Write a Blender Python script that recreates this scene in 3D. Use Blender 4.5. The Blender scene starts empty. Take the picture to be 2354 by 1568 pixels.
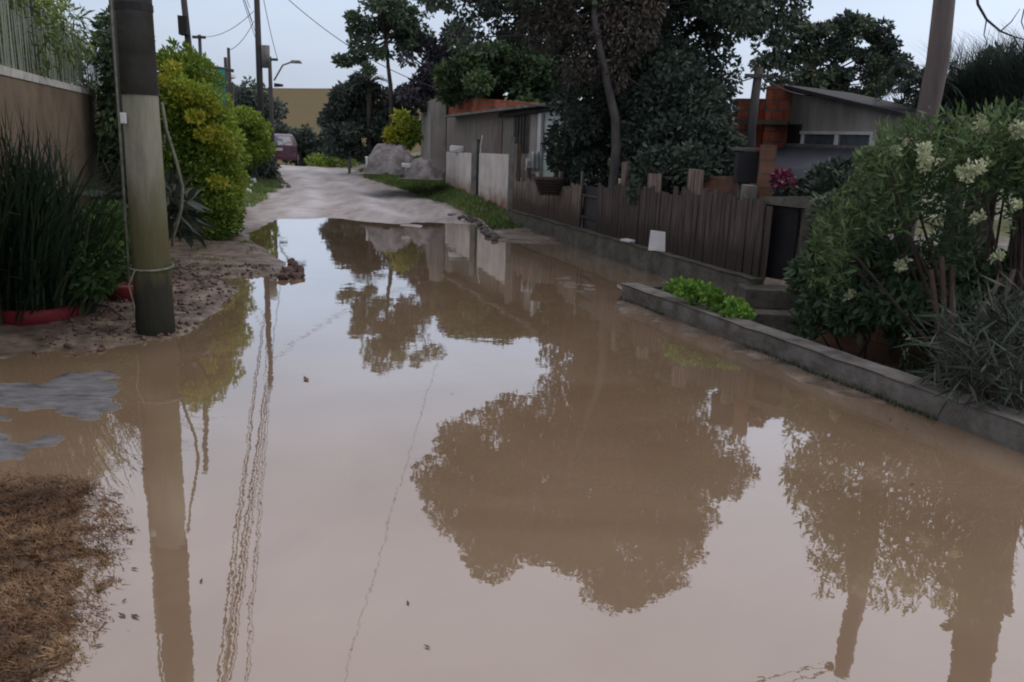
import bpy, math, random
import numpy as np
from mathutils import Vector
from math import sin, cos, radians, pi
S = bpy.context.scene
random.seed(4); RNG = np.random.default_rng(7)
# ------------------------------------------------------------------ camera
F = 1950.; PITCH = radians(13.8); ROLL = radians(2.0); CH = 1.7
fw = np.array([0, cos(PITCH), -sin(PITCH)]); _r = np.array([1., 0, 0]); _u = np.cross(_r, fw)
rt = _r*cos(ROLL)+_u*sin(ROLL); up = -_r*sin(ROLL)+_u*cos(ROLL)
def ray(a, b): return fw*F+rt*(a-1177)-up*(b-784)
def P(a, b, z=0.):
    d = ray(a, b); t = (z-CH)/d[2]; return d*t+[0, 0, CH]
def D(a, b, Y):
    d = ray(a, b); t = Y/d[1]; return d*t+[0, 0, CH]
def M(a, b, Y):
    q = D(a, b, Y); q[2] *= -1; return q
cam = bpy.data.cameras.new('camera'); co = bpy.data.objects.new('camera', cam); S.collection.objects.link(co)
from mathutils import Matrix
m = Matrix(((rt[0], up[0], -fw[0]), (rt[1], up[1], -fw[1]), (rt[2], up[2], -fw[2]))).to_4x4()
m.translation = (0, 0, CH); co.matrix_world = m
cam.sensor_width = 36; cam.sensor_fit = 'HORIZONTAL'; cam.lens = F/2354*36
cam.clip_start = .05; cam.clip_end = 4000
S.camera = co
# ------------------------------------------------------------------ world, sun, exposure
W = bpy.data.worlds.new('World'); S.world = W; W.use_nodes = True
nt = W.node_tree; nt.nodes.clear()
def N(t, typ, **kw):
    n = t.nodes.new(typ)
    for k, v in kw.items(): setattr(n, k, v)
    return n
L = nt.links.new
wo = N(nt, 'ShaderNodeOutputWorld'); bg = N(nt, 'ShaderNodeBackground'); bg2 = N(nt, 'ShaderNodeBackground'); add = N(nt, 'ShaderNodeAddShader')
sky = N(nt, 'ShaderNodeTexSky', sky_type='NISHITA', sun_disc=False, sun_elevation=radians(38), sun_rotation=radians(70), dust_density=4, air_density=1.2)
L(sky.outputs[0], bg.inputs[0]); bg.inputs[1].default_value = .012
tc = N(nt, 'ShaderNodeTexCoord'); sp = N(nt, 'ShaderNodeSeparateXYZ'); L(tc.outputs['Generated'], sp.inputs[0])
rp = N(nt, 'ShaderNodeValToRGB'); L(sp.outputs[2], rp.inputs[0])
e = rp.color_ramp.elements; e[0].position = 0; e[0].color = (.55, .62, .74, 1); e[1].position = .9; e[1].color = (.95, .92, .99, 1)
x = e.new(.2); x.color = (.52, .61, .77, 1); x = e.new(.42); x.color = (.67, .66, .74, 1)
mp = N(nt, 'ShaderNodeMapping'); mp.inputs[3].default_value = (1.2, 1.2, 3.5); L(tc.outputs['Generated'], mp.inputs[0])
nz = N(nt, 'ShaderNodeTexNoise'); nz.inputs['Scale'].default_value = 1.6; nz.inputs['Detail'].default_value = 5; L(mp.outputs[0], nz.inputs[0])
mr = N(nt, 'ShaderNodeMapRange'); mr.inputs[1].default_value = .3; mr.inputs[2].default_value = .7; mr.inputs[3].default_value = .88; mr.inputs[4].default_value = 1.15; L(nz.outputs[0], mr.inputs[0])
# brighter cloud towards the right of the street (where the sun stands behind the overcast)
mx = N(nt, 'ShaderNodeMapRange'); L(sp.outputs[0], mx.inputs[0]); mx.inputs[1].default_value = -.1; mx.inputs[2].default_value = .5; mx.inputs[3].default_value = 1; mx.inputs[4].default_value = 1.2
mm = N(nt, 'ShaderNodeMath', operation='MULTIPLY'); L(mr.outputs[0], mm.inputs[0]); L(mx.outputs[0], mm.inputs[1])
L(rp.outputs[0], bg2.inputs[0]); L(mm.outputs[0], bg2.inputs[1])
L(bg.outputs[0], add.inputs[0]); L(bg2.outputs[0], add.inputs[1]); L(add.outputs[0], wo.inputs[0])
sl = bpy.data.lights.new('sun', 'SUN'); sl.energy = .5; sl.angle = radians(25); sl.color = (1, .96, .9)
so = bpy.data.objects.new('sun', sl); S.collection.objects.link(so)
so.rotation_euler = (radians(52), 0, radians(110))
S.view_settings.view_transform = 'Standard'; S.view_settings.look = 'None'; S.view_settings.exposure = 0; S.view_settings.gamma = 1
S.cycles.filter_width = 2.0
# ------------------------------------------------------------------ materials
def mat(name, c1, c2=None, scale=6., rough=.85, bump=.0, c3=None, detail=6, stretch=(1, 1, 1), spec=.3, bscale=None, tone=False, ior=None, trans=0):
    m = bpy.data.materials.new(name); m.use_nodes = True; t = m.node_tree; b = t.nodes['Principled BSDF']; l = t.links.new
    b.inputs['Roughness'].default_value = rough; b.inputs['Specular IOR Level'].default_value = spec
    if ior: b.inputs['IOR'].default_value = ior
    c2 = c2 or tuple(x*.75 for x in c1)
    tc = N(t, 'ShaderNodeTexCoord'); mp = N(t, 'ShaderNodeMapping'); mp.inputs[3].default_value = stretch; l(tc.outputs['Object'], mp.inputs[0])
    nz = N(t, 'ShaderNodeTexNoise'); nz.inputs['Scale'].default_value = scale; nz.inputs['Detail'].default_value = detail; nz.inputs['Roughness'].default_value = .62
    l(mp.outputs[0], nz.inputs[0])
    r = N(t, 'ShaderNodeValToRGB'); e = r.color_ramp.elements
    e[0].position = .33; e[0].color = (*c2, 1); e[1].position = .66; e[1].color = (*c1, 1)
    if c3: x = e.new(.5); x.color = (*c3, 1)
    if tone:
        a = N(t, 'ShaderNodeAttribute', attribute_name='tone'); l(a.outputs['Fac'], r.inputs[0]); e[0].position = 0.0; e[-1].position = 1.0
    else: l(nz.outputs[0], r.inputs[0])
    l(r.outputs[0], b.inputs['Base Color'])
    if trans:
        tr = N(t, 'ShaderNodeBsdfTranslucent'); l(r.outputs[0], tr.inputs[0]); mxs = N(t, 'ShaderNodeMixShader'); mxs.inputs[0].default_value = trans
        l(b.outputs[0], mxs.inputs[1]); l(tr.outputs[0], mxs.inputs[2]); l(mxs.outputs[0], t.nodes['Material Output'].inputs[0])
    if bump:
        bn = N(t, 'ShaderNodeBump'); bn.inputs['Strength'].default_value = bump; bn.inputs['Distance'].default_value = .05
        n2 = N(t, 'ShaderNodeTexNoise'); n2.inputs['Scale'].default_value = bscale or scale*3; n2.inputs['Detail'].default_value = 8; l(mp.outputs[0], n2.inputs[0])
        l(n2.outputs[0], bn.inputs['Height']); l(bn.outputs[0], b.inputs['Normal'])
    return m
def brick_mat(name, c1, c2, mortar, bw=.2, bh=.1, ms=.012):
    m = bpy.data.materials.new(name); m.use_nodes = True; t = m.node_tree; b = t.nodes['Principled BSDF']; l = t.links.new
    b.inputs['Roughness'].default_value = .9; b.inputs['Specular IOR Level'].default_value = .2
    tc = N(t, 'ShaderNodeTexCoord'); s = N(t, 'ShaderNodeSeparateXYZ'); c = N(t, 'ShaderNodeCombineXYZ'); l(tc.outputs['Object'], s.inputs[0])
    l(s.outputs[0], c.inputs[0]); l(s.outputs[2], c.inputs[1])
    k = N(t, 'ShaderNodeTexBrick'); l(c.outputs[0], k.inputs[0]); k.inputs['Scale'].default_value = 1
    k.inputs['Brick Width'].default_value = bw; k.inputs['Row Height'].default_value = bh; k.inputs['Mortar Size'].default_value = ms
    k.inputs['Color1'].default_value = (*c1, 1); k.inputs['Color2'].default_value = (*c2, 1); k.inputs['Mortar'].default_value = (*mortar, 1)
    n = N(t, 'ShaderNodeTexNoise'); n.inputs['Scale'].default_value = 2.5; n.inputs['Detail'].default_value = 6; l(tc.outputs['Object'], n.inputs[0])
    mx = N(t, 'ShaderNodeMix', data_type='RGBA', blend_type='MULTIPLY'); mx.inputs[0].default_value = .8; l(k.outputs[0], mx.inputs[6])
    r = N(t, 'ShaderNodeValToRGB'); r.color_ramp.elements[0].position = .35; r.color_ramp.elements[0].color = (.35, .34, .33, 1); r.color_ramp.elements[1].position = .6
    l(n.outputs[0], r.inputs[0]); l(r.outputs[0], mx.inputs[7]); l(mx.outputs[2], b.inputs['Base Color'])
    bn = N(t, 'ShaderNodeBump'); bn.inputs['Strength'].default_value = .5; bn.inputs['Distance'].default_value = .01; l(k.outputs[1], bn.inputs['Height']); bn.invert = True
    l(bn.outputs[0], b.inputs['Normal'])
    return m
MT = dict(
 concrete=mat('weathered_concrete', (.20, .19, .175), (.10, .098, .085), 4, .85, .3),
 kerb=mat('kerb_concrete', (.19, .178, .165), (.075, .068, .058), 5, .8, .5, c3=(.14, .128, .118)),
 ledge=mat('old_ledge_concrete', (.12, .108, .095), (.045, .047, .035), 5, .85, .4, c3=(.085, .08, .065)),
 pole=mat('pole_concrete', (.33, .325, .24), (.17, .165, .11), 5, .85, .25, stretch=(1, 1, .25), c3=(.26, .255, .18)),
 sleeve=mat('dark_sleeve', (.062, .065, .060), (.035, .038, .034), 6, .55, .15),
 wetwood=mat('wet_pole_base', (.035, .035, .028), (.016, .017, .013), 9, .5, .3, stretch=(1, 1, .3)),
 polewood=mat('dark_pole', (.075, .066, .062), (.03, .03, .034), 5, .8, .2, stretch=(1, 1, .15)),
 brownpole=mat('brown_pole', (.155, .125, .115), (.07, .058, .055), 5, .8, .3, stretch=(1, 1, .15)),
 stucco=mat('tan_render', (.18, .142, .095), (.10, .082, .055), 1.8, .95, .5, c3=(.155, .115, .078), bscale=60),
 coping=mat('pale_coping', (.5, .49, .46), (.3, .3, .27), 8, .8, .2),
 lath=mat('pale_lath', (.34, .36, .31), (.16, .19, .13), 9, .7, .1, stretch=(4, 4, .4)),
 bluelath=mat('bluish_lath', (.33, .40, .40), (.2, .24, .24), 9, .7),
 rail=mat('dark_rail', (.06, .06, .06), None, 5, .6),
 bark=mat('bark', (.085, .07, .06), (.03, .026, .024), 8, .9, .5, stretch=(1, 1, .3)),
 greybark=mat('grey_bark', (.085, .08, .075), (.035, .033, .032), 8, .9, .5, stretch=(1, 1, .3)),
 stem=mat('stem', (.06, .035, .03), (.03, .02, .018), 8, .8, .2),
 plaster=mat('grey_plaster', (.36, .33, .30), (.19, .175, .155), 2.2, .92, .3, c3=(.29, .265, .24), stretch=(1.5, 1.5, .35)),
 board=mat('weathered_boards', (.27, .235, .205), (.12, .10, .09), 3, .9, .3, stretch=(9, 9, .5)),
 fence=mat('grey_pickets', (.27, .215, .18), (.06, .048, .042), 3, .9, .3, stretch=(9, 9, .5)),
 darkfence=mat('dark_pickets', (.115, .088, .078), (.022, .018, .018), 3, .9, .3, stretch=(9, 9, .5)),
 white=mat('dirty_white_paint', (.60, .56, .52), (.42, .37, .33), 3, .8, .2, stretch=(1, 1, .5)),
 cleanwhite=mat('white_paint', (.62, .62, .62), (.5, .5, .5), 5, .6),
 mint=mat('pale_mint_paint', (.55, .62, .60), (.38, .45, .43), 3, .7),
 roof=mat('fibre_cement', (.20, .195, .18), (.08, .08, .075), 5, .85, .3),
 darkroof=mat('dark_roof', (.04, .04, .042), (.02, .02, .022), 5, .8),
 bluemetal=mat('blue_grey_sheet', (.052, .058, .075), (.03, .034, .045), 2.5, .6, 0, spec=.3),
 gate=mat('black_gate', (.018, .018, .021), (.01, .01, .012), 5, .5),
 glass=mat('window_glass', (.10, .13, .15), (.05, .07, .08), 3, .08, spec=.6, ior=2.3),
 teal=mat('teal_paint', (.02, .28, .26), (.02, .2, .19), 4, .7),
 red=mat('red_paint', (.22, .022, .025), (.10, .012, .014), 6, .6),
 terracotta=mat('terracotta', (.20, .075, .045), (.09, .04, .028), 5, .85, .2),
 rock=mat('wet_rock', (.20, .175, .165), (.08, .07, .065), 10, .6, .6),
 mudrock=mat('mud_clod', (.16, .10, .08), (.07, .045, .038), 12, .5, .6),
 tarp=mat('grey_rubble', (.25, .235, .235), (.08, .075, .078), 4, .85, .6, c3=(.16, .145, .14)),
 hose=mat('pale_hose', (.19, .20, .15), (.10, .11, .08), 20, .6),
 cable=mat('cable_black', (.045, .045, .05), None, 5, .6),
 carpaint=mat('maroon_paint', (.065, .012, .022), (.05, .010, .018), 3, .25, spec=.6),
 blackplastic=mat('black_plastic', (.015, .015, .016), None, 5, .6),
 rubber=mat('tyre_rubber', (.02, .02, .02), None, 5, .9),
 chrome=mat('pale_metal', (.45, .45, .45), None, 5, .35, spec=.6),
 taillight=mat('tail_light_red', (.06, .008, .01), None, 5, .25, spec=.6),
 orange=brick_mat('orange_brick', (.50, .135, .065), (.36, .095, .05), (.20, .15, .12), .22, .11, .012),
 orange2=brick_mat('hollow_brick', (.46, .13, .07), (.33, .09, .05), (.14, .11, .10), .2, .17, .014),
 tan=brick_mat('tan_block', (.20, .105, .07), (.14, .08, .055), (.11, .08, .065), .3, .15, .01),
)
def leafmat(n, a, b, c=None, tr=.12, rough=.55): return mat(n, b, a, tone=True, c3=c, rough=rough, spec=.25, trans=tr)
LM = dict(
 dark=leafmat('leaf_dark', (.034, .052, .042), (.115, .145, .085), (.058, .082, .058)),
 darkbrown=leafmat('leaf_brown_dark', (.035, .032, .028), (.14, .115, .09), (.06, .052, .044)),
 mid=leafmat('leaf_mid', (.03, .055, .03), (.12, .175, .075), (.06, .10, .045)),
 sparse=leafmat('leaf_sparse', (.035, .06, .04), (.13, .18, .10), (.07, .105, .065)),
 purple=leafmat('leaf_grey_purple', (.035, .036, .042), (.13, .12, .135), (.062, .06, .07)),
 yellow=leafmat('leaf_yellow_green', (.08, .14, .025), (.46, .42, .04), (.20, .27, .035), tr=.25),
 bright=leafmat('leaf_bright', (.05, .12, .02), (.20, .36, .06), (.11, .22, .035), tr=.25),
 hedge=leafmat('leaf_hedge', (.045, .095, .018), (.30, .38, .05), (.14, .22, .03), tr=.25),
 bamboo=leafmat('leaf_bamboo', (.06, .10, .03), (.42, .44, .10), (.18, .24, .08), tr=.25),
 fern=leafmat('leaf_fern', (.03, .065, .02), (.13, .25, .06), (.065, .125, .035), tr=.2),
 far=leafmat('leaf_far', (.045, .062, .052), (.11, .135, .10), (.07, .09, .075)),
 blade=leafmat('blade_dark', (.008, .016, .010), (.09, .12, .05), (.018, .036, .018)),
 palm=leafmat('palm_leaf', (.035, .055, .047), (.12, .16, .12), (.065, .092, .072)),
 olean=leafmat('leaf_shrub', (.025, .05, .022), (.115, .18, .065), (.055, .092, .035), tr=.2),
 flower=leafmat('petal_cream', (.32, .36, .20), (.60, .61, .42), (.44, .48, .30), tr=.2),
 magenta=leafmat('petal_magenta', (.06, .008, .02), (.5, .30, .34), (.16, .02, .06)),
 greygreen=leafmat('leaf_grey_green', (.022, .03, .023), (.10, .115, .085), (.045, .056, .04)),
 grass=leafmat('grass_blade', (.06, .10, .03), (.21, .28, .08), (.115, .18, .05), tr=.2),
 dry=leafmat('dry_stubble', (.05, .03, .018), (.34, .23, .13), (.15, .082, .042), tr=.05, rough=.8),
)
# ------------------------------------------------------------------ object helpers
COL = S.collection
def tag(o, label=None, cat=None, group=None, kind=None):
    if label: o['label'] = label
    if cat: o['category'] = cat
    if group: o['group'] = group
    if kind: o['kind'] = kind
    return o
def empty(name, loc, rz=0, label=None, cat=None, group=None):
    o = bpy.data.objects.new(name, None); o.empty_display_size = .2; o.location = loc; o.rotation_euler = (0, 0, rz); COL.objects.link(o)
    return tag(o, label, cat, group)
class MB:
    def __init__(s): s.v = []; s.f = []; s.t = []
    def add(s, vs, fs, t=.5):
        k = len(s.v); s.v += [tuple(map(float, p)) for p in vs]; s.f += [tuple(i+k for i in f) for f in fs]; s.t += [t]*len(vs); return s
    def box(s, c, d, rz=0, rx=0, ry=0, taper=1., jit=0):
        R = Matrix.Rotation(rz, 3, 'Z') @ Matrix.Rotation(ry, 3, 'Y') @ Matrix.Rotation(rx, 3, 'X')
        vs = []
        for z in (-1, 1):
            k = 1 if z < 0 else taper
            for x, y in ((-1, -1), (1, -1), (1, 1), (-1, 1)):
                p = R @ Vector((x*d[0]/2*k, y*d[1]/2*k, z*d[2]/2))
                vs.append((p.x+c[0]+random.uniform(-jit, jit), p.y+c[1]+random.uniform(-jit, jit), p.z+c[2]+random.uniform(-jit, jit)))
        return s.add(vs, [(3, 2, 1, 0), (4, 5, 6, 7), (0, 1, 5, 4), (1, 2, 6, 5), (2, 3, 7, 6), (3, 0, 4, 7)])
    def tube(s, pts, rad, n=8, cap=True):
        pts = [Vector(map(float, p)) for p in pts]
        if not hasattr(rad, '__len__'): rad = [rad]*len(pts)
        vs = []; fs = []; prev = None
        for i, p in enumerate(pts):
            d = (pts[min(i+1, len(pts)-1)]-pts[max(i-1, 0)]).normalized()
            a = Vector((1, 0, 0)) if abs(d.x) < .8 else Vector((0, 1, 0))
            if prev is not None: a = prev
            a = (a-d*a.dot(d)).normalized(); b = d.cross(a); prev = a
            for k in range(n):
                w = 2*pi*k/n; q = p+(a*cos(w)+b*sin(w))*rad[i]; vs.append(q)
            if i:
                for k in range(n): fs.append(((i-1)*n+k, (i-1)*n+(k+1) % n, i*n+(k+1) % n, i*n+k))
        if cap: fs.append(tuple(range(n-1, -1, -1))); fs.append(tuple((len(pts)-1)*n+k for k in range(n)))
        return s.add(vs, fs)
    def prism(s, poly, z0, z1):
        n = len(poly); return s.add([(x, y, z0) for x, y in poly]+[(x, y, z1) for x, y in poly], [tuple(range(n-1, -1, -1)), tuple(range(n, 2*n))]+[(i, (i+1) % n, n+(i+1) % n, n+i) for i in range(n)])
    def build(s, name, mt, parent=None, loc=None, smooth=False, local=False, rot=None, bevel=0):
        off = np.array([0., 0, 0])
        if parent is not None and not local: off = np.array(parent.location)
        if loc is not None and not local: off = off+np.array(loc)-(np.array(parent.location) if parent is not None else 0)
        me = bpy.data.meshes.new(name); me.from_pydata([tuple(np.array(p)-off) for p in s.v], [], s.f); me.update()
        if smooth: me.polygons.foreach_set('use_smooth', [True]*len(me.polygons))
        me.materials.append(mt)
        o = bpy.data.objects.new(name, me); COL.objects.link(o)
        if loc is not None: o.location = loc if parent is None or local else np.array(loc)-np.array(parent.location)
        if rot is not None: o.rotation_euler = rot
        if parent is not None: o.parent = parent
        if bevel:
            b = o.modifiers.new('b', 'BEVEL'); b.width = bevel; b.segments = 2
        return o
def wall(name, p0, p1, z0, za, zb, th, mt, parent=None, setback=0., bevel=0, nx=1):
    """solid wall from p0 to p1 (xy), bottom z0, tops za at p0 and zb at p1; local x along the wall"""
    p0 = np.array(p0[:2], float); p1 = np.array(p1[:2], float); d = p1-p0; ln = np.hypot(*d); a = math.atan2(d[1], d[0])
    s = MB(); y0, y1 = setback, setback+th
    s.add([(0, y0, z0), (ln, y0, z0), (ln, y1, z0), (0, y1, z0), (0, y0, za), (ln, y0, zb), (ln, y1, zb), (0, y1, za)],
          [(3, 2, 1, 0), (4, 5, 6, 7), (0, 1, 5, 4), (1, 2, 6, 5), (2, 3, 7, 6), (3, 0, 4, 7)])
    loc = np.array([p0[0], p0[1], 0.])
    if parent is not None: loc = loc-np.array(parent.location)
    return s.build(name, mt, parent, loc=tuple(loc), local=True, rot=(0, 0, a), bevel=bevel)
def fastmesh(name, V, Fq, tone, mt, parent=None, loc=None, k=4):
    V = np.asarray(V, np.float32).reshape(-1, 3).copy(); off = np.zeros(3)
    if parent is not None: off = np.array(parent.location)
    elif loc is not None: off = np.array(loc)
    V -= off
    me = bpy.data.meshes.new(name); n = len(V); Fq = np.asarray(Fq, np.int32).reshape(-1, k); nf = len(Fq)
    me.vertices.add(n); me.vertices.foreach_set('co', V.ravel()); me.loops.add(nf*k); me.loops.foreach_set('vertex_index', Fq.ravel())
    me.polygons.add(nf); me.polygons.foreach_set('loop_start', np.arange(nf, dtype=np.int32)*k)
    at = me.attributes.new('tone', 'FLOAT', 'POINT'); at.data.foreach_set('value', np.asarray(tone, np.float32))
    me.update(calc_edges=True); me.materials.append(mt)
    o = bpy.data.objects.new(name, me); COL.objects.link(o)
    if parent is not None: o.parent = parent
    elif loc is not None: o.location = loc
    return o
def unit(a): return a/np.maximum(np.linalg.norm(a, axis=-1, keepdims=True), 1e-9)
def leaves(name, clumps, n, size, asp, mt, parent=None, loc=None, droop=0., radial=.5, shell=.5, cup=.0, upb=0.):
    """clumps: rows (x,y,z,rx,ry,rz,tone). n leaf-shaped faces spread through their volume"""
    C = np.array(clumps, float); w = (C[:, 3]*C[:, 4]*C[:, 5])**.75; w /= w.sum()
    i = RNG.choice(len(C), n, p=w); c = C[i]
    d = unit(RNG.normal(size=(n, 3))); r = RNG.random(n)**(1/3.); r = r*(1-shell)+shell*(.72+.36*RNG.random(n))
    p = c[:, :3]+d*r[:, None]*c[:, 3:6]
    ax = unit(RNG.normal(size=(n, 3))+d*radial*2+[0, 0, -droop*2+upb*2]); sd = unit(np.cross(ax, RNG.normal(size=(n, 3))))
    s = size*(.6+.8*RNG.random(n))[:, None]
    nr = np.cross(ax, sd)
    V = np.stack([p, p+ax*s*.5+sd*s*asp*.5+nr*s*cup, p+ax*s, p+ax*s*.5-sd*s*asp*.5+nr*s*cup], 1)
    t = np.clip(c[:, 6]+RNG.normal(0, .2, n), 0, 1)
    return fastmesh(name, V, np.arange(4*n), np.repeat(t, 4), mt, parent, loc)
def subclumps(c, R, n, r, tone=(.25, .7), zmin=-9, fill=.35, seed=None):
    rg = np.random.default_rng(seed if seed is not None else RNG.integers(1e6)); out = []
    while len(out) < n:
        d = rg.normal(size=3); d /= np.linalg.norm(d); q = (fill+(1-fill)*rg.random())
        p = np.array(c)+d*np.array(R)*q
        if p[2] < zmin: continue
        k = r*rg.uniform(.65, 1.35); out.append([*p, k*rg.uniform(.9, 1.3), k*rg.uniform(.9, 1.3), k*rg.uniform(.6, 1.0), rg.uniform(*tone)])
    return out
def limbs(mb, base, top, clumps, n, r0, wob=.15, n_side=7):
    """limbs from points along base->top to clump centres"""
    base = np.array(base, float); top = np.array(top, float)
    idx = RNG.choice(len(clumps), min(n, len(clumps)), replace=False)
    for i in idx:
        c = np.array(clumps[i][:3]); f = RNG.uniform(.35, 1.); a = base+(top-base)*f
        mid = (a+c)/2+RNG.normal(0, wob, 3)+[0, 0, -.1]; rr = r0*RNG.uniform(.5, 1)*(1.1-.6*f)
        mb.tube([a, a*.5+mid*.5, mid, mid*.4+c*.6, c], [rr, rr*.8, rr*.6, rr*.4, rr*.15], 5)
def trunk_tube(mb, pts, r0, r1, n=10):
    k = len(pts); mb.tube(pts, [r0*(1.25 if i == 0 else 1)+(r1-r0)*i/(k-1) for i in range(k)], n)
def tree(name, base, pts, r0, r1, clumps, nleaf, lsize, asp, leafm, barkm, label, cat='tree', group=None, nl=16, lr=.05, droop=.15, shell=.5, radial=.5):
    e = empty(name, tuple(base), 0, label, cat, group)
    t = MB(); trunk_tube(t, pts, r0, r1); limbs(t, pts[len(pts)//2], pts[-1], clumps, nl, lr)
    t.build('trunk', barkm, e, smooth=True)
    leaves('crown', clumps, nleaf, lsize, asp, leafm, e, droop=droop, shell=shell, radial=radial)
    return e
def shrub(name, base, clumps, n, ls, asp, lm, label, cat='shrub', group=None, stems=8, sr=.015, sm=None, **kw):
    e = empty(name, tuple(base), 0, label, cat, group)
    t = MB()
    for i in range(stems):
        c = np.array(clumps[int(RNG.integers(len(clumps)))][:3]); b = np.array(base)+RNG.normal(0, .08, 3)*[1, 1, 0]-[0, 0, .05]
        mdl = b*.5+c*.5+RNG.normal(0, .06, 3); t.tube([b, mdl, c], [sr, sr*.7, sr*.3], 5)
    t.build('stems', sm or MT['bark'], e); leaves('foliage', clumps, n, ls, asp, lm, e, **kw)
    return e
# ------------------------------------------------------------------ terrain
SH = [P(a, b)[:2] for a, b in ((-260, 836), (-100, 830), (0, 826), (110, 822), (200, 818), (260, 800), (300, 792), (350, 782), (400, 776), (440, 764), (490, 720), (535, 690), (552, 664), (520, 648), (490, 640), (540, 638), (610, 634), (655, 642), (690, 640), (699, 628), (690, 606), (662, 602), (640, 598), (612, 575), (590, 560), (570, 548), (578, 535), (610, 518), (632, 506), (650, 502), (760, 503), (870, 511), (970, 524), (978, 516), (1000, 507), (1040, 500), (1090, 505), (1110, 525), (1128, 548), (1150, 557), (1200, 558), (1290, 560), (1330, 564), (1450, 610), (1530, 640), (1720, 672), (1500, 690), (1440, 690))]
K0 = P(1432, 686); K1 = P(2354, 1040)
kd = unit(K1[:2]-K0[:2]); K2 = K1[:2]+kd*6
WP = np.array([*SH, K0[:2]+kd*.1+[.08, 0], K2+[.08, 0], (5.5, -8), (-6, -8), (-6, 2.), (-5.2, 5.0)])
GP = np.array([P(a, b)[:2] for a, b in ((-300, 1085), (-60, 1095), (80, 1100), (190, 1118), (245, 1150), (250, 1230), (245, 1300), (205, 1370), (235, 1430), (195, 1500), (120, 1568), (60, 1700), (-400, 1700))])
SLABS = [np.array([P(a, b)[:2] for a, b in q]) for q in (
 ((-60, 895), (30, 878), (100, 880), (160, 858), (255, 855), (283, 890), (270, 930), (225, 962), (150, 955), (120, 935), (40, 938), (-80, 930)),
 ((-60, 950), (20, 950), (48, 962), (20, 975), (-60, 978)), ((-60, 1000), (20, 998), (72, 1035), (60, 1052), (0, 1062), (-60, 1068)), ((72, 1015), (105, 1005), (138, 1008), (120, 1024), (80, 1030)))]
def sdf(poly, X, Y):
    d = np.full(X.shape, 1e9); ins = np.zeros(X.shape, bool); n = len(poly)
    for i in range(n):
        x0, y0 = poly[i]; x1, y1 = poly[(i+1) % n]; ex, ey = x1-x0, y1-y0; L2 = ex*ex+ey*ey+1e-12
        t = np.clip(((X-x0)*ex+(Y-y0)*ey)/L2, 0, 1); d = np.minimum(d, (X-x0-t*ex)**2+(Y-y0-t*ey)**2)
        c = ((y0 > Y) != (y1 > Y)); 
        with np.errstate(divide='ignore', invalid='ignore'): xi = ex*(Y-y0)/(ey if ey != 0 else 1e-12)+x0
        ins ^= c & (X < xi)
    d = np.sqrt(d); return np.where(ins, -d, d)
def ss(a, b, x): t = np.clip((x-a)/(b-a), 0, 1); return t*t*(3-2*t)
def vnoise(X, Y, s, seed=0):
    X = X/s+seed*17.3; Y = Y/s+seed*9.1; xi = np.floor(X).astype(int); yi = np.floor(Y).astype(int); fx = X-xi; fy = Y-yi; fx = fx*fx*(3-2*fx); fy = fy*fy*(3-2*fy)
    def h(a, b): v = np.sin(a*127.1+b*311.7+seed*3.3)*43758.5453; return v-np.floor(v)
    return (h(xi, yi)*(1-fx)+h(xi+1, yi)*fx)*(1-fy)+(h(xi, yi+1)*(1-fx)+h(xi+1, yi+1)*fx)*fy-.5
LED0 = P(1168, 481, .3)[:2]; LED1 = P(1728, 641, .3)[:2]
REL = [P(a, b, z)[:2] for a, b, z in ((480, 545, .03), (545, 535, .02), (565, 500, .05), (605, 468, .08), (655, 432, .12), (648, 405, .16), (618, 380, .18))]   # road left edge
RER = [P(a, b, z)[:2] for a, b, z in ((1130, 535, .0), (1110, 505, .03), (1050, 482, .06), (950, 442, .12), (850, 411, .16), (812, 386, .18))]                 # road right edge
def linex(pts, y):
    p = sorted([(q[1], q[0]) for q in pts]); return np.interp(y, [a for a, _ in p], [b for _, b in p])
def edges(y):
    xl = np.where(y < 32, linex(REL, y), linex(REL, np.array(32.))-(y-32)*.28); xr = np.where(y < 32, linex(RER, y), linex(RER, np.array(32.))-(y-32)*.28); return xl, xr
def kx(y):   # x of the kerb/ledge line at y
    a, b = K0, K1; t = (y-a[1])/(b[1]-a[1]); xk = a[0]+t*(b[0]-a[0])
    t2 = (y-LED1[1])/(LED0[1]-LED1[1]); xl = LED1[0]+t2*(LED0[0]-LED1[0])
    return np.where(y < 8.95, xk, xl)
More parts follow.
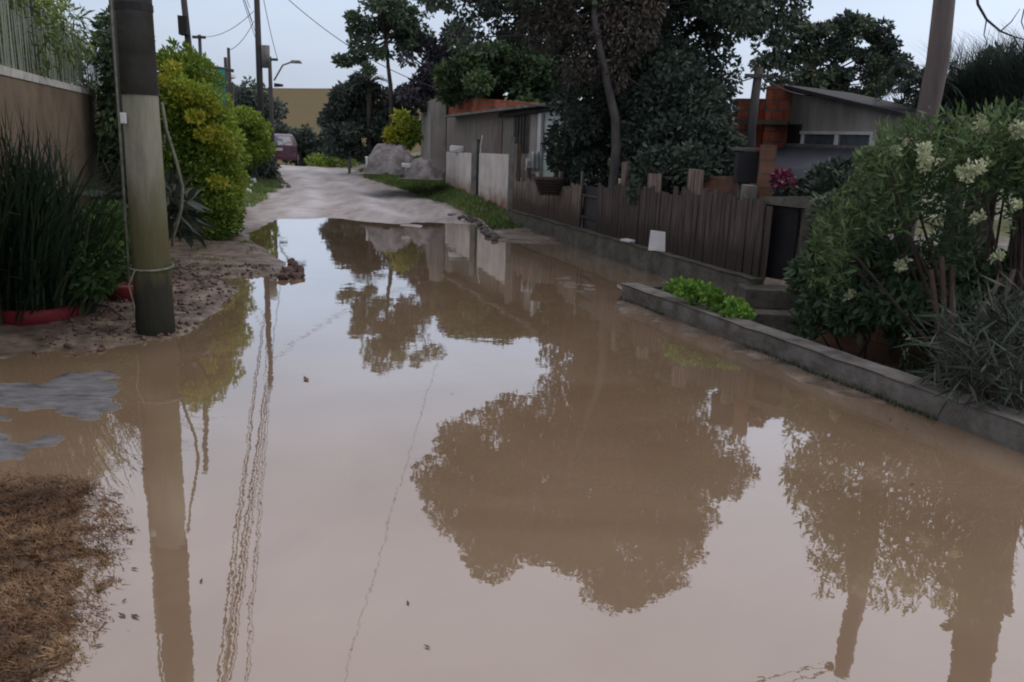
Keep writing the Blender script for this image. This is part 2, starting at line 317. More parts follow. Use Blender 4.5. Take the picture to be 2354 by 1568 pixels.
def height(X, Y, fine=True):
    X = np.asarray(X, float); Y = np.asarray(Y, float); sd = sdf(WP, X, Y)
    r = np.interp(Y, [-50, 15.3, 20, 26, 31, 34, 38, 45, 60, 120, 200, 350, 520, 700, 2000], [.04, .04, .10, .16, .18, .15, -.1, -.6, -1.4, -6, -5, 6, 24, 26, 22])
    r = r+np.where(Y > 200, vnoise(X, Y, 140, 3)*7*ss(200, 400, Y)-np.abs(X+110)*.03*ss(250, 500, Y), 0)
    xl, xr = edges(Y); far = 1-ss(35, 60, Y)
    tr_ = np.clip(X-xr, 0, None)*ss(14.6, 16.5, Y); h = r+(np.minimum(tr_*.26, .16+.10*np.clip(Y-15, 0, 6)))*far
    tl = np.clip(xl-X, 0, None); h = h+np.minimum(tl*.12, .14)*far*ss(5, 9, Y)
    h = np.where(Y < 60, np.minimum(h, .9), h)
    shore = (1-np.exp(-np.clip(sd, 0, None)/.35)); h = h*shore+.006
    inside = -np.minimum(.02+.10*np.abs(sd), .22)
    yard = ss(0.05, .35, X-kx(Y)-.12)
    yh = np.where(Y > 9.0, .12*ss(9, 10, Y)-.35*(1-ss(8.9, 9.6, Y)), -.42)
    yh = yh+(ss(15.5, 20, Y))*.35
    isy = (X > kx(Y)) & (Y < 16.5)
    h = np.where(sd < 0, inside, h); h = np.where(isy, h*(1-yard)+yh*yard, h)
    n = vnoise(X, Y, .5, 1)*.05+vnoise(X, Y, .17, 2)*.022+vnoise(X, Y, .07, 5)*.010
    road = ((X > xl) & (X < xr) & (Y > 14))
    h = h+n*np.where(road, .10, 1)*np.where(np.abs(sd) < .05, .4, 1)*(Y < 60)
    # rain ruts and wheel tracks on the road
    for c in (.35, .68):
        xc = xl+(xr-xl)*c; h = h-np.where((Y > 15.5) & (Y < 40), .035*np.exp(-((X-xc)/.3)**2), 0)
    dk = -((X-K0[0])*(-kd[1])+(Y-K0[1])*kd[0])*-1; al = (X-K0[0])*kd[0]+(Y-K0[1])*kd[1]; dk = np.abs(dk)
    shelf = (sd < 0.02) & (al > -1.6) & (al < 6.5) & (X < kx(Y)+.05) & (dk < .75)
    h = np.where(shelf, np.maximum(h, -.012+.010*ss(.7, .05, dk)+vnoise(X, Y, .45, 61)*.020+vnoise(X, Y, .14, 62)*.010+vnoise(X, Y, .06, 63)*.005), h)
    g = sdf(GP, X, Y); g = g+vnoise(X, Y, .11, 44)*.12; h = np.maximum(h, np.where(g < .1, -.012+.05*ss(.08, -.45, g)+vnoise(X, Y, .07, 8)*.03, -9))
    for k, q in enumerate(SLABS):
        g = sdf(q, X, Y); nn = vnoise(X, Y*1.8, .2, 11+k)*.12+vnoise(X, Y*1.5, .07, 12)*.06; g = g+nn
        h = np.where(g < .03, np.maximum(h, np.where(g < 0, .010, .010-(g/.03)*.03)), h)
    return h
def hz(x, y): return float(height(np.array([x]), np.array([y]))[0])
def axis(lo, hi, st, far_lo, far_hi, g=1.12):
    a = list(np.arange(lo, hi, st)); s = st; v = lo
    left = []
    while v > far_lo: s *= g; v -= s; left.append(v)
    s = st; v = a[-1]; right = []
    while v < far_hi: s *= g; v += s; right.append(v)
    return np.array(left[::-1]+a+right)
gx = axis(-6., 5.2, .055, -1500, 1500); gy = axis(1.6, 20, .06, -40, 2200, 1.06)
GX, GY = np.meshgrid(gx, gy); GZ = height(GX, GY)
nx, ny = len(gx), len(gy)
fx_ = (GX[:-1, :-1]+GX[1:, 1:])/2; fy_ = (GY[:-1, :-1]+GY[1:, 1:])/2
xl_, xr_ = edges(fy_); sdf_f = sdf(WP, fx_, fy_)
roadm = (fx_ > xl_) & (fx_ < xr_) & (fy_ > 14.8) & (fy_ < 75) & (sdf_f > -.05)
XL, XR = edges(GY); SDW = sdf(WP, GX, GY)
rw = ss(-.35, .15, GX-XL+vnoise(GX, GY, .4, 4)*.5)*ss(-.05, .25, XR-GX+vnoise(GX, GY, .4, 6)*.5)*ss(13.5, 15.6, GY)*(1-ss(60, 80, GY))
gw = np.clip(ss(-.15, .25, GX-XR+vnoise(GX, GY, .6, 4)*.6)*ss(14.8, 16.0, GY)+ss(.1, .5, XL-GX+vnoise(GX, GY, .6, 4)*.6)*ss(14.5, 16.5, GY), 0, 1)
SLm = np.zeros(GX.shape)
for k, q in enumerate(SLABS): SLm = np.maximum(SLm, ss(.035, -.0, sdf(q, GX, GY)+vnoise(GX, GY*1.8, .2, 11+k)*.12+vnoise(GX, GY*1.5, .07, 12)*.06))
GPm = ss(.05, -.05, sdf(GP, GX, GY))
def ground_mat():
    m = bpy.data.materials.new('earth'); m.use_nodes = True; t = m.node_tree; b = t.nodes['Principled BSDF']; l = t.links.new
    tc = N(t, 'ShaderNodeTexCoord')
    def noise(sc, det=7, st=None):
        n = N(t, 'ShaderNodeTexNoise'); n.inputs['Scale'].default_value = sc; n.inputs['Detail'].default_value = det; n.inputs['Roughness'].default_value = .65
        if st:
            mp = N(t, 'ShaderNodeMapping'); mp.inputs[3].default_value = st; l(tc.outputs['Object'], mp.inputs[0]); l(mp.outputs[0], n.inputs[0])
        else: l(tc.outputs['Object'], n.inputs[0])
        return n
    def ramp(n, cols, lo=.35, hi=.65):
        r = N(t, 'ShaderNodeValToRGB'); e = r.color_ramp.elements; k = len(cols)
        e[0].position = lo; e[0].color = (*cols[0], 1); e[1].position = hi; e[1].color = (*cols[-1], 1)
        for i, c in enumerate(cols[1:-1]): x = e.new(lo+(hi-lo)*(i+1)/(k-1)); x.color = (*c, 1)
        l(n.outputs[0], r.inputs[0]); return r
    mud = ramp(noise(5, 10), [(.055, .043, .032), (.135, .102, .076), (.235, .185, .14)])
    road = ramp(noise(2.6, 12, (1.5, .28, 1)), [(.22, .188, .168), (.29, .255, .235), (.345, .315, .30), (.40, .37, .36)], .34, .66)
    grs = ramp(noise(4, 8), [(.045, .055, .02), (.085, .10, .03), (.14, .12, .06)])
    slab = ramp(noise(9, 9, (.6, 1.4, 1)), [(.06, .056, .05), (.115, .112, .112), (.16, .158, .165)])
    hill = ramp(noise(.03, 6), [(.12, .115, .06), (.15, .115, .072), (.125, .12, .062)])
    dry = ramp(noise(30, 6), [(.035, .022, .014), (.12, .075, .042)])
    at = N(t, 'ShaderNodeAttribute', attribute_name='cover'); sp = N(t, 'ShaderNodeSeparateColor'); l(at.outputs['Color'], sp.inputs[0])
    at2 = N(t, 'ShaderNodeAttribute', attribute_name='cover2'); sp2 = N(t, 'ShaderNodeSeparateColor'); l(at2.outputs['Color'], sp2.inputs[0])
    cur = mud
    def mixin(fac, other, cur):
        mx = N(t, 'ShaderNodeMix', data_type='RGBA'); l(fac, mx.inputs[0]); l(cur.outputs[0] if cur.bl_idname != 'ShaderNodeMix' else cur.outputs[2], mx.inputs[6]); l(other.outputs[0], mx.inputs[7]); return mx
    cur = mixin(sp.outputs[0], road, cur); cur = mixin(sp.outputs[1], grs, cur); cur = mixin(sp.outputs[2], slab, cur)
    cur = mixin(sp2.outputs[0], hill, cur); cur = mixin(sp2.outputs[1], dry, cur); trk = ramp(noise(6, 8), [(.40, .37, .365), (.55, .53, .54)]); cur = mixin(sp2.outputs[2], trk, cur)
    l(cur.outputs[2], b.inputs['Base Color'])
    iv = N(t, 'ShaderNodeMapRange'); l(sp2.outputs[0], iv.inputs[0]); iv.inputs[3].default_value = .4; iv.inputs[4].default_value = 0; l(iv.outputs[0], b.inputs['Specular IOR Level'])
    rr = N(t, 'ShaderNodeMapRange'); l(noise(3, 6).outputs[0], rr.inputs[0]); rr.inputs[1].default_value = .35; rr.inputs[2].default_value = .65; rr.inputs[3].default_value = .38; rr.inputs[4].default_value = .85
    l(rr.outputs[0], b.inputs['Roughness'])
    bn = N(t, 'ShaderNodeBump'); bn.inputs['Strength'].default_value = .4; bn.inputs['Distance'].default_value = .015; l(noise(22, 10).outputs[0], bn.inputs['Height']); l(bn.outputs[0], b.inputs['Normal'])
    return m
gm = ground_mat()
hillm = ss(45, 75, GY)
TRK = np.zeros(GX.shape)
for c_ in (.22, .60): TRK = np.maximum(TRK, np.exp(-((GX-(XL+(XR-XL)*c_)+vnoise(GX, GY, 1.3, 51)*.5)/.32)**2)*np.clip(.7+vnoise(GX, GY, .5, 52)*1.6, 0, 1))
TRK = TRK*rw
def terrain(name, mask):
    idx = np.arange(nx*ny).reshape(ny, nx)
    q = np.stack([idx[:-1, :-1], idx[:-1, 1:], idx[1:, 1:], idx[1:, :-1]], -1)[mask]
    u, inv = np.unique(q.ravel(), return_inverse=True)
    V = np.stack([GX.ravel(), GY.ravel(), GZ.ravel()], -1)[u]
    o = fastmesh(name, V, inv.reshape(-1, 4), np.zeros(len(u)), gm); me = o.data
    for nm, ch in (('cover', (rw, gw*(1-hillm), SLm)), ('cover2', (hillm, GPm, TRK))):
        a = me.color_attributes.new(nm, 'FLOAT_COLOR', 'POINT'); c = np.ones((len(u), 4), np.float32)
        for i in range(3): c[:, i] = ch[i].ravel()[u]
        a.data.foreach_set('color', c.ravel())
    me.polygons.foreach_set('use_smooth', [True]*len(me.polygons))
    o['kind'] = 'structure'; return o
terrain('ground', ~roadm); terrain('road', roadm)
# water
wm = bpy.data.materials.new('muddy_water'); wm.use_nodes = True; t = wm.node_tree; b = t.nodes['Principled BSDF']
b.inputs['Roughness'].default_value = .015; b.inputs['IOR'].default_value = 2.25; b.inputs['Coat Weight'].default_value = 1; b.inputs['Coat IOR'].default_value = 1.55; b.inputs['Coat Roughness'].default_value = .01; b.inputs['Specular IOR Level'].default_value = .5
tcw = N(t, 'ShaderNodeTexCoord'); n1 = N(t, 'ShaderNodeTexNoise'); n1.inputs['Scale'].default_value = .7; n1.inputs['Detail'].default_value = 7; n1.inputs['Distortion'].default_value = 1.2; t.links.new(tcw.outputs['Object'], n1.inputs[0])
rw_ = N(t, 'ShaderNodeValToRGB'); rw_.color_ramp.elements[0].position = .35; rw_.color_ramp.elements[0].color = (.215, .145, .088, 1); rw_.color_ramp.elements[1].position = .7; rw_.color_ramp.elements[1].color = (.27, .19, .122, 1)
t.links.new(n1.outputs[0], rw_.inputs[0]); t.links.new(rw_.outputs[0], b.inputs['Base Color'])
n2 = N(t, 'ShaderNodeTexNoise'); n2.inputs['Scale'].default_value = 2.2; n2.inputs['Detail'].default_value = 5; t.links.new(tcw.outputs['Object'], n2.inputs[0])
bw = N(t, 'ShaderNodeBump'); t.links.new(bw.outputs[0], b.inputs['Coat Normal']); bw.inputs['Strength'].default_value = .19; bw.inputs['Distance'].default_value = .008; t.links.new(n2.outputs[0], bw.inputs['Height']); t.links.new(bw.outputs[0], b.inputs['Normal'])
w = MB(); w.add([(-6.3, -9, 0), (5.4, -9, 0), (5.4, 4, 0), (3.3, 4, 0), (1.3, 8.75, 0), (2.9, 8.75, 0), (2.7, 9, 0), (.1, 15.9, 0), (-5.4, 16.4, 0), (-6.3, 8, 0)], [tuple(range(10))])
# simple sheet just inside the kerb line
wo_ = w.build('puddle_water', wm); tag(wo_, kind='structure')
# ------------------------------------------------------------------ kerb, ledge, steps
def kerb_run(name, a, b, z0, z1, th, mt, n=24, jit=.012):
    a = np.array(a[:2]); b = np.array(b[:2]); d = b-a; ln = np.hypot(*d); ang = math.atan2(d[1], d[0]); s = MB(); vs = []; fs = []
    for i in range(n+1):
        x = ln*i/n; j = [random.uniform(-jit, jit) for _ in range(4)]
        vs += [(x, 0+j[0], z0), (x, 0+j[1]*.5, z1-.02+j[2]), (x, .02, z1+j[2]), (x, th-.02, z1+j[3]*.5), (x, th, z1-.02), (x, th, z0)]
        if i:
            for k in range(5): fs.append(((i-1)*6+k, i*6+k, i*6+k+1, (i-1)*6+k+1))
    fs += [(5, 4, 3, 2, 1, 0), tuple(n*6+k for k in range(6))]
    s.add(vs, fs); return s.build(name, mt, None, loc=(a[0], a[1], 0), local=True, rot=(0, 0, ang), smooth=False)
kA = P(1428, 688)[:2]; kB = K2
o = kerb_run('concrete_kerb', kB, kA, -.6, .175, -.17, MT['kerb'], 60, .005)
tag(o, 'long grey concrete kerb wall running from mid right to the lower right corner of the puddle', 'kerb')
o = kerb_run('concrete_ledge', LED1, LED0, -.5, .30, -.16, MT['ledge'], 40, .008)
tag(o, 'dark stained concrete ledge under the wooden picket fence', 'ledge')
a = P(1470, 664, .06); b2 = P(1722, 662, .06)
o = kerb_run('low_kerb', b2[:2], a[:2], -.5, .075, -.12, MT['ledge'], 12, .01); tag(o, 'low dark kerb between the picket ledge and the leafy weeds', 'kerb')
ga = D(1768, 640, 9.1); gb = D(1842, 642, 8.6)
st = empty('garden_steps', (ga[0]+.2, 8.6, -.4), 0, 'dark concrete steps below the black garden gate', 'steps')
for i in range(3): MB().box(((ga[0]+gb[0])/2-.02*i, 8.72-.26*i, .13-.2*i), (.95, .34, .2)).build('step', MT['ledge'], st, bevel=.01)
def pole_mat():
    m = mat('mossy_pole', (.20, .195, .15), (.10, .095, .065), 6, .85, .35, stretch=(1, 1, .22), c3=(.155, .15, .11)); t = m.node_tree; l = t.links.new; b = t.nodes['Principled BSDF']; src = b.inputs['Base Color'].links[0].from_socket
    tc = N(t, 'ShaderNodeTexCoord'); sp = N(t, 'ShaderNodeSeparateXYZ'); l(tc.outputs['Object'], sp.inputs[0]); n = N(t, 'ShaderNodeTexNoise'); n.inputs['Scale'].default_value = 6; n.inputs['Detail'].default_value = 5
    mp = N(t, 'ShaderNodeMapping'); mp.inputs[3].default_value = (1, 1, .3); l(tc.outputs['Object'], mp.inputs[0]); l(mp.outputs[0], n.inputs[0])
    a = N(t, 'ShaderNodeMath', operation='MULTIPLY_ADD'); l(n.outputs[0], a.inputs[0]); a.inputs[1].default_value = -.7; l(sp.outputs[2], a.inputs[2])
    cur = src
    for lo, hi, c in ((.55, .95, (.075, .070, .030)), (.02, .22, (.028, .028, .020))):
        r = N(t, 'ShaderNodeMapRange'); l(a.outputs[0], r.inputs[0]); r.inputs[1].default_value = lo; r.inputs[2].default_value = hi; mx = N(t, 'ShaderNodeMix', data_type='RGBA'); l(r.outputs[0], mx.inputs[0]); mx.inputs[6].default_value = (*c, 1); l(cur, mx.inputs[7]); cur = mx.outputs[2]
    l(cur, b.inputs['Base Color']); return m
MT['pole'] = pole_mat()
def stain(m, z0, z1, col, k=.35):
    t = m.node_tree; l = t.links.new; b = t.nodes['Principled BSDF']; src = b.inputs['Base Color'].links[0].from_socket
    tc = N(t, 'ShaderNodeTexCoord'); sp = N(t, 'ShaderNodeSeparateXYZ'); l(tc.outputs['Object'], sp.inputs[0]); n = N(t, 'ShaderNodeTexNoise'); n.inputs['Scale'].default_value = 3.5; n.inputs['Detail'].default_value = 7; l(tc.outputs['Object'], n.inputs[0])
    a = N(t, 'ShaderNodeMath', operation='MULTIPLY_ADD'); l(n.outputs[0], a.inputs[0]); a.inputs[1].default_value = -k*2; l(sp.outputs[2], a.inputs[2])
    r = N(t, 'ShaderNodeMapRange'); l(a.outputs[0], r.inputs[0]); r.inputs[1].default_value = z0-k; r.inputs[2].default_value = z1-k; mx = N(t, 'ShaderNodeMix', data_type='RGBA'); l(r.outputs[0], mx.inputs[0]); mx.inputs[6].default_value = (*col, 1); l(src, mx.inputs[7]); l(mx.outputs[2], b.inputs['Base Color'])
stain(MT['white'], .22, .62, (.22, .12, .085)); stain(MT['fence'], .15, .5, (.06, .042, .032), .2); stain(MT['darkfence'], .15, .45, (.035, .026, .02), .2); stain(MT['kerb'], -.12, .14, (.06, .05, .035), .12); stain(MT['stucco'], .3, 1.1, (.045, .045, .028))
# ------------------------------------------------------------------ near utility pole
pb = np.array([-2.92, 6.75, 0.])
pole = empty('utility_pole', (pb[0], pb[1], 0), 0, 'thick concrete utility pole with dark upper sleeve standing in the left edge of the puddle', 'utility pole')
def pole_seg(z0, z1, r0, r1, n=8, sq=.86):
    s = MB(); s.tube([(pb[0], pb[1], z0), (pb[0], pb[1], z0*.5+z1*.5), (pb[0], pb[1], z1)], [r0, (r0+r1)/2, r1], 16); return s
def pr(z): return .150-.0113*z+.00045*z*z
zs = D(330, 212, 6.75)[2]; zw = .42
pole_seg(-.6, zs, pr(-.6), pr(zs)).build('shaft', MT['pole'], pole, smooth=True)
pole_seg(zs-.02, 4.4, pr(zs)+.005, pr(4.4)+.005).build('sleeve', MT['sleeve'], pole, smooth=True)
pole_seg(4.4, 9.3, pr(4.4), pr(9.3)).build('upper_shaft', MT['pole'], pole, smooth=True)
for zz in (D(310, 18, 6.75)[2], 5.9): pole_seg(zz-.025, zz+.025, pr(zz)+.011, pr(zz)+.011).build('band', MT['blackplastic'], pole)
MB().tube([(pb[0]-.152, pb[1]-.07, .5), (pb[0]-.142, pb[1]-.07, 1.6), (pb[0]-.118, pb[1]-.07, 4.2)], .012, 8).build('conduit', MT['hose'], pole, smooth=True)
MB().box((pb[0]-.07, pb[1]-.155, D(300, 272, 6.6)[2]), (.04, .03, .08)).build('junction_box', MT['cleanwhite'], pole, bevel=.004)
# wire tie
s = MB(); zt = D(350, 617, 6.65)[2]; s.tube([(pb[0]+.162*cos(w), pb[1]+.162*sin(w), zt+.012*sin(w*1.0)) for w in np.linspace(0, 2*pi, 25)], .009, 6)
s.tube([(pb[0]-.06, pb[1]-.16, zt), (pb[0]-.12, pb[1]-.165, zt-.13), (pb[0]-.09, pb[1]-.16, zt-.3), (pb[0]-.1, pb[1]-.16, zt-.4)], .006, 6)
s.build('wire_tie', MT['hose'], pole, smooth=True)
# hanging hose right of pole
hp = [D(a, b, y) for a, b, y in ((372, 236, 6.85), (383, 300, 6.9), (405, 370, 6.95), (420, 430, 7.0), (417, 480, 7.05), (407, 515, 7.1), (398, 545, 7.15), (396, 565, 7.2))]
o = MB().tube(hp, .013, 8).build('loose_hose', MT['hose'], None, loc=tuple(hp[-1]), smooth=True); tag(o, 'pale loose hose hanging from the thick concrete pole', 'hose')
# ------------------------------------------------------------------ distant poles
def far_pole(u0, v0, Y, z1, w, label, lean=0, mt='polewood', group='slim dark poles along the left of the street', arm=None, extra=None, zb=None):
    p = D(u0, v0, Y); zb = hz(p[0], Y)-.3 if zb is None else zb
    e = empty('utility_pole', (p[0]+lean*(0-p[2]), Y, zb), 0, label, 'utility pole', group)
    s = MB(); s.tube([(p[0]+lean*(z-p[2]), Y, z) for z in (zb, (zb+z1)/2, z1)], [w*.5*1.15, w*.5, w*.5*.8], 8); s.build('shaft', MT[mt], e, smooth=True)
    tx = p[0]+lean*(z1-p[2])
    if arm:
        for zz, ln in arm: MB().box((tx, Y-.06, zz), (ln, .08, .1)).build('cross_arm', MT['polewood'], e)
    if extra: extra(e, p[0], Y)
    return e, tx
def midextra(e, x, Y):
    q = D(598, 130, Y); MB().tube([(q[0]+.18, Y, q[2]-.35), (q[0]+.18, Y, q[2]+.35)], .14, 12).build('transformer', MT['concrete'], e, smooth=True)
    q = D(594, 60, Y)
far_pole(594, 100, 29, 7.45, .21, 'tallest slim pole with grey canister, in the middle of the left skyline', extra=midextra)
far_pole(431, 80, 17, 5.6, .13, 'leaning dark pole with box rising out of the yellow green hedge', lean=-.055, extra=lambda e, x, Y: MB().box((D(427, 60, Y)[0], Y-.1, D(427, 60, Y)[2]), (.16, .14, .34), jit=.01).build('meter_box', MT['blackplastic'], e))
far_pole(460, 110, 34, D(460, 80, 34)[2], .16, 'short thin pole standing right of the leaning dark pole', arm=[(D(460, 86, 34)[2], .5)])
far_pole(528, 180, 30, D(528, 110, 30)[2], .13, 'thin grey pole in front of the dark roofed hut')
far_pole(521, 200, 31.5, D(521, 132, 31.5)[2], .15, 'thin black pole close beside the thin grey pole')
far_pole(264, 40, 9.5, 4.6, .11, 'dark pole just left of the thick concrete pole', zb=.0)
def lampx(e, x, Y):
    a = D(630, 185, Y); b_ = D(650, 150, Y); c = D(672, 142, Y)
    MB().tube([a, b_, c], .035, 6).build('lamp_arm', MT['concrete'], e, smooth=True)
    MB().box((c[0]+.15, Y, c[2]), (.5, .25, .12), taper=.7).build('lamp_head', MT['concrete'], e, bevel=.02)
    MB().box((D(640, 196, Y)[0], Y, D(640, 196, Y)[2]), (.35, .2, .12), jit=.02).build('insulator', MT['blackplastic'], e)
far_pole(622, 200, 37, D(622, 130, 37)[2], .19, 'street lamp pole with a curved arm beside the far car', extra=lampx, arm=[(D(622, 137, 37)[2], .7)])
# right pole
rp_ = empty('utility_pole', (3.86, 8.5, -.3), 0, 'leaning brown wooden pole behind the white flowering shrub', 'utility pole')
s = MB(); s.tube([(3.85, 8.5, -.3), (3.88, 8.5, 1.2), (3.93, 8.45, 2.5), (3.86, 8.45, 4.14)], [.095, .095, .102, .08], 12); s.build('shaft', MT['brownpole'], rp_, smooth=True)
MB().tube([(3.72, 8.4, 3.95), (3.66, 8.4, 3.98)], .04, 8).build('insulator', MT['blackplastic'], rp_)
# lopped tree at the right, seen in the water
LT = 6.9; e = empty('lopped_tree', (4.32, LT, -.45), 0, 'thick bare lopped trunk mirrored at the right bottom of the puddle', 'tree')
s = MB(); lq = [M(u_, v_, LT) for u_, v_ in ((2300, 1100), (2285, 1200), (2262, 1350), (2240, 1480), (2222, 1580), (2205, 1700))]
s.tube([(lq[0][0], LT, -.45)]+lq, [.23, .21, .20, .19, .175, .165, .15], 12)
for q in (((2262, 1380), (2215, 1420), (2170, 1446)), ((2275, 1290), (2310, 1350), (2318, 1405))): s.tube([M(*p_, LT) for p_ in q], [.08, .06, .045], 7)
s.build('trunk', MT['greybark'], e, smooth=True)
# ------------------------------------------------------------------ cables
def cable(a, b, sag, r=.011, label='', n=26, grp=None):
    a = np.array(a, float); b = np.array(b, float); pts = [a+(b-a)*t-np.array([0, 0, sag*4*t*(1-t)]) for t in np.linspace(0, 1, n)]
    mid = pts[n//2]; o = MB().tube(pts, r, 5).build('cable', MT['cable'], None, loc=tuple(mid), smooth=True); tag(o, label, 'cable', grp); return o
mt_ = (-8.66, 28.9); lp = (pb[0], pb[1])
CB = ['leftmost thick dark cable of the bundle from the middle pole to the thick concrete pole', 'right thick dark cable of the bundle from the middle pole to the thick concrete pole', 'slack cable between the two thick ones of the bundle to the thick concrete pole', 'thin cable at the right side of the bundle to the thick concrete pole', 'upper dark cable that reaches the top of the thick concrete pole', 'thin upper cable beside the one that reaches the top of the thick concrete pole', 'highest of the four low thin cables left of the tallest slim pole', 'second highest of the four low thin cables left of the tallest slim pole', 'third highest of the four low thin cables left of the tallest slim pole', 'lowest of the four low thin cables left of the tallest slim pole']
G1 = 'cables strung from the middle pole to the thick concrete pole'
for i, (za, zb_, dx, sg, r_) in enumerate(((7.25, 5.95, -.10, .12, .016), (7.2, 5.9, .10, .16, .016), (7.15, 5.85, 0, .2, .012), (7.25, 5.95, .2, .1, .010), (7.3, 8.8, .06, .1, .012), (7.3, 8.85, .2, .12, .009), (5.3, 5.85, -.2, .15, .009), (4.9, 5.8, -.1, .2, .009), (4.5, 5.75, .1, .25, .008), (4.1, 5.7, .22, .3, .008))):
    cable((mt_[0]+dx*.6, mt_[1], za), (lp[0]+dx*.3, lp[1], zb_), sg, r_, CB[i], grp=G1)
lamp = D(622, 137, 37)
for i, dx in enumerate((-.3, .3)):
    cable((mt_[0]+dx*.3, mt_[1], 7.1), (lamp[0]+dx, 37, lamp[2]), .3, .012, ('left' if dx < 0 else 'right')+' cable of the pair between the tallest slim pole and the street lamp pole', grp='cables to the street lamp pole')
cable((mt_[0], mt_[1], 6.6), D(1010, 205, 26), .5, .012, 'thin cable crossing the sky from the tallest slim pole to the grey house corner')
cable((mt_[0], mt_[1], 5.2), D(458, 84, 34), .25, .010, 'thin cable from the tallest slim pole to the short thin pole')
cable((mt_[0], mt_[1], 4.9), D(528, 115, 30), .15, .010, 'thin cable from the tallest slim pole to the thin grey pole')
cable(D(700, -25, 14), D(870, 95, 27), .1, .009, 'thin cable crossing the sky above the road to the sparse tree') if 0 else None
cable((3.86, 8.5, 4.05), (lp[0], lp[1], 6.3), .15, .009, 'upper cable from the thick concrete pole to the brown wooden pole')
cable((3.7, 8.4, 3.95), (lp[0], lp[1], 5.8), .3, .009, 'lower cable from the thick concrete pole to the brown wooden pole')
cable((lp[0], lp[1], 9.1), (-2.6, 30, 6.2), .3, .006, 'thin overhead cable running from the thick concrete pole toward the sparse tree')
# ------------------------------------------------------------------ left garden wall and lath fence
wa = np.array([-4.43, 7.5]); wb = np.array([-7.10, 15.]); wd = unit(wb-wa); wa2 = wa-wd*2.2
o = wall('garden_wall', wa2, wb, -.3, 2.03, 2.03, .16, MT['stucco']); tag(o, 'tan rough rendered garden wall at the left edge', 'wall')
lf = empty('lath_fence', (wa2[0], wa2[1], 2.03), 0, 'pale thin lath fence standing on top of the tan wall', 'fence')
wall('sill', wa2, wb, 2.033, 2.11, 2.11, .18, MT['coping'], lf, setback=-.012)
LN = np.hypot(*(wb-wa2)); ang = math.atan2(wd[1], wd[0]); nrm = np.array([-wd[1], wd[0]])
s = MB(); s2 = MB()
x = .02
while x < LN:
    p = wa2+wd*x+nrm*(.06+random.uniform(-.01, .01)); tgt = s2 if x > LN-.5 else s
    hh = random.uniform(.55, .8); tgt.box((p[0], p[1], 2.11+hh/2), (random.uniform(.015, .03), .006, hh), rz=ang, ry=random.uniform(-.14, .14)); x += random.uniform(.04, .11)
s.build('slats', MT['lath'], lf); s2.build('end_slats', MT['bluelath'], lf)
for x in (.3, 2.4, 4.6, 6.8, LN-.1):
    p = wa2+wd*x+nrm*.09; MB().tube([(p[0], p[1], 2.08), (p[0], p[1], 2.92)], .02, 8).build('post', MT['rail'], lf)
a = wa2+nrm*.1; b_ = wb+nrm*.1
MB().tube([(a[0], a[1], 2.84), (b_[0], b_[1], 2.84)], .014, 8).build('top_rail', MT['rail'], lf)
MB().tube([(a[0], a[1], 2.24), (b_[0], b_[1], 2.24)], .010, 8).build('bottom_rail', MT['rail'], lf)
# plants behind the lath fence
cl = []
for i in range(60):
    x = RNG.uniform(.0, LN-.4); p = wa2+wd*x+nrm*RNG.uniform(-.12 if i % 4 == 0 else .3, .9); cl.append([p[0], p[1], RNG.uniform(2.0, 3.1), .35, .35, .38, RNG.uniform(.0, .5)])
shrub('bamboo_plant', (*(wa2+wd*4+nrm*.7), 0), cl, 26000, .12, .18, LM['bamboo'], 'yellow green bamboo foliage behind the lath fence', 'plant', stems=30, droop=.5, shell=.2)
cl = []
for i in range(16):
    x = RNG.uniform(3.6, LN+.6); p = wa2+wd*x+nrm*RNG.uniform(.5, 1.6); cl.append([p[0], p[1], RNG.uniform(3.0, 3.9), .4, .4, .3, RNG.uniform(.4, .9)])
shrub('overhanging_shrub', (*(wa2+wd*6.5+nrm*1.0), 0), cl, 5200, .11, .3, LM['yellow'], 'tall loose yellow green shrub showing above the lath fence', stems=14, droop=.3)
# ivy column between wall end and pole
cl = []
for i in range(34):
    q = D(RNG.uniform(246, 310), RNG.uniform(60, 520), RNG.uniform(12.5, 14.2)); cl.append([*q, .22, .3, .32, RNG.uniform(.0, .8)])
shrub('climbing_vine', (*D(268, 560, 13)[:2], .1), cl, 11000, .10, .5, LM['mid'], 'dark green vine climbing between the tan wall end and the concrete pole', 'vine', stems=10, droop=.5)
# house roof behind left fence
# ------------------------------------------------------------------ blade clumps
def blades(name, base, n, h, spread, width, mt, label, cat='plant', arch=.6, rad=.35, parent=None, seg=5, toneb=(.1, .8), group=None):
    base = np.array(base, float); az = RNG.uniform(0, 2*pi, n); r0 = rad*np.sqrt(RNG.random(n)); root = np.stack([base[0]+r0*np.cos(az*3.1), base[1]+r0*np.sin(az*3.1), np.full(n, base[2])], -1)
    out = np.stack([np.cos(az), np.sin(az), 0*az], -1); H_ = h*RNG.uniform(.3, 1.1, n); SP = spread*RNG.uniform(.1, 1.1, n); wv = np.stack([-np.sin(az), np.cos(az), 0*az], -1)
    V = []
    for k in range(seg+1):
        t = k/seg; c = root+out*(SP*t**1.7)[:, None]; c[:, 2] += H_*(t-arch*.5*(SP/max(spread, .01))*t**3); w_ = width*(1-t)**.6*(.5+.5*min(1, t*4))/2
        V.append(c-wv*w_); V.append(c+wv*w_)
    V = np.stack(V, 1); m_ = 2*(seg+1); fi = []
    for k in range(seg): fi.append([2*k, 2*k+1, 2*k+3, 2*k+2])
    fi = np.array(fi)[None]+(np.arange(n)*m_)[:, None, None]
    t = np.clip(RNG.uniform(*toneb, n), 0, 1); o = fastmesh(name, V, fi, np.repeat(t, m_), mt, parent, tuple(base))
    if parent is None: tag(o, label, cat, group)
    return o
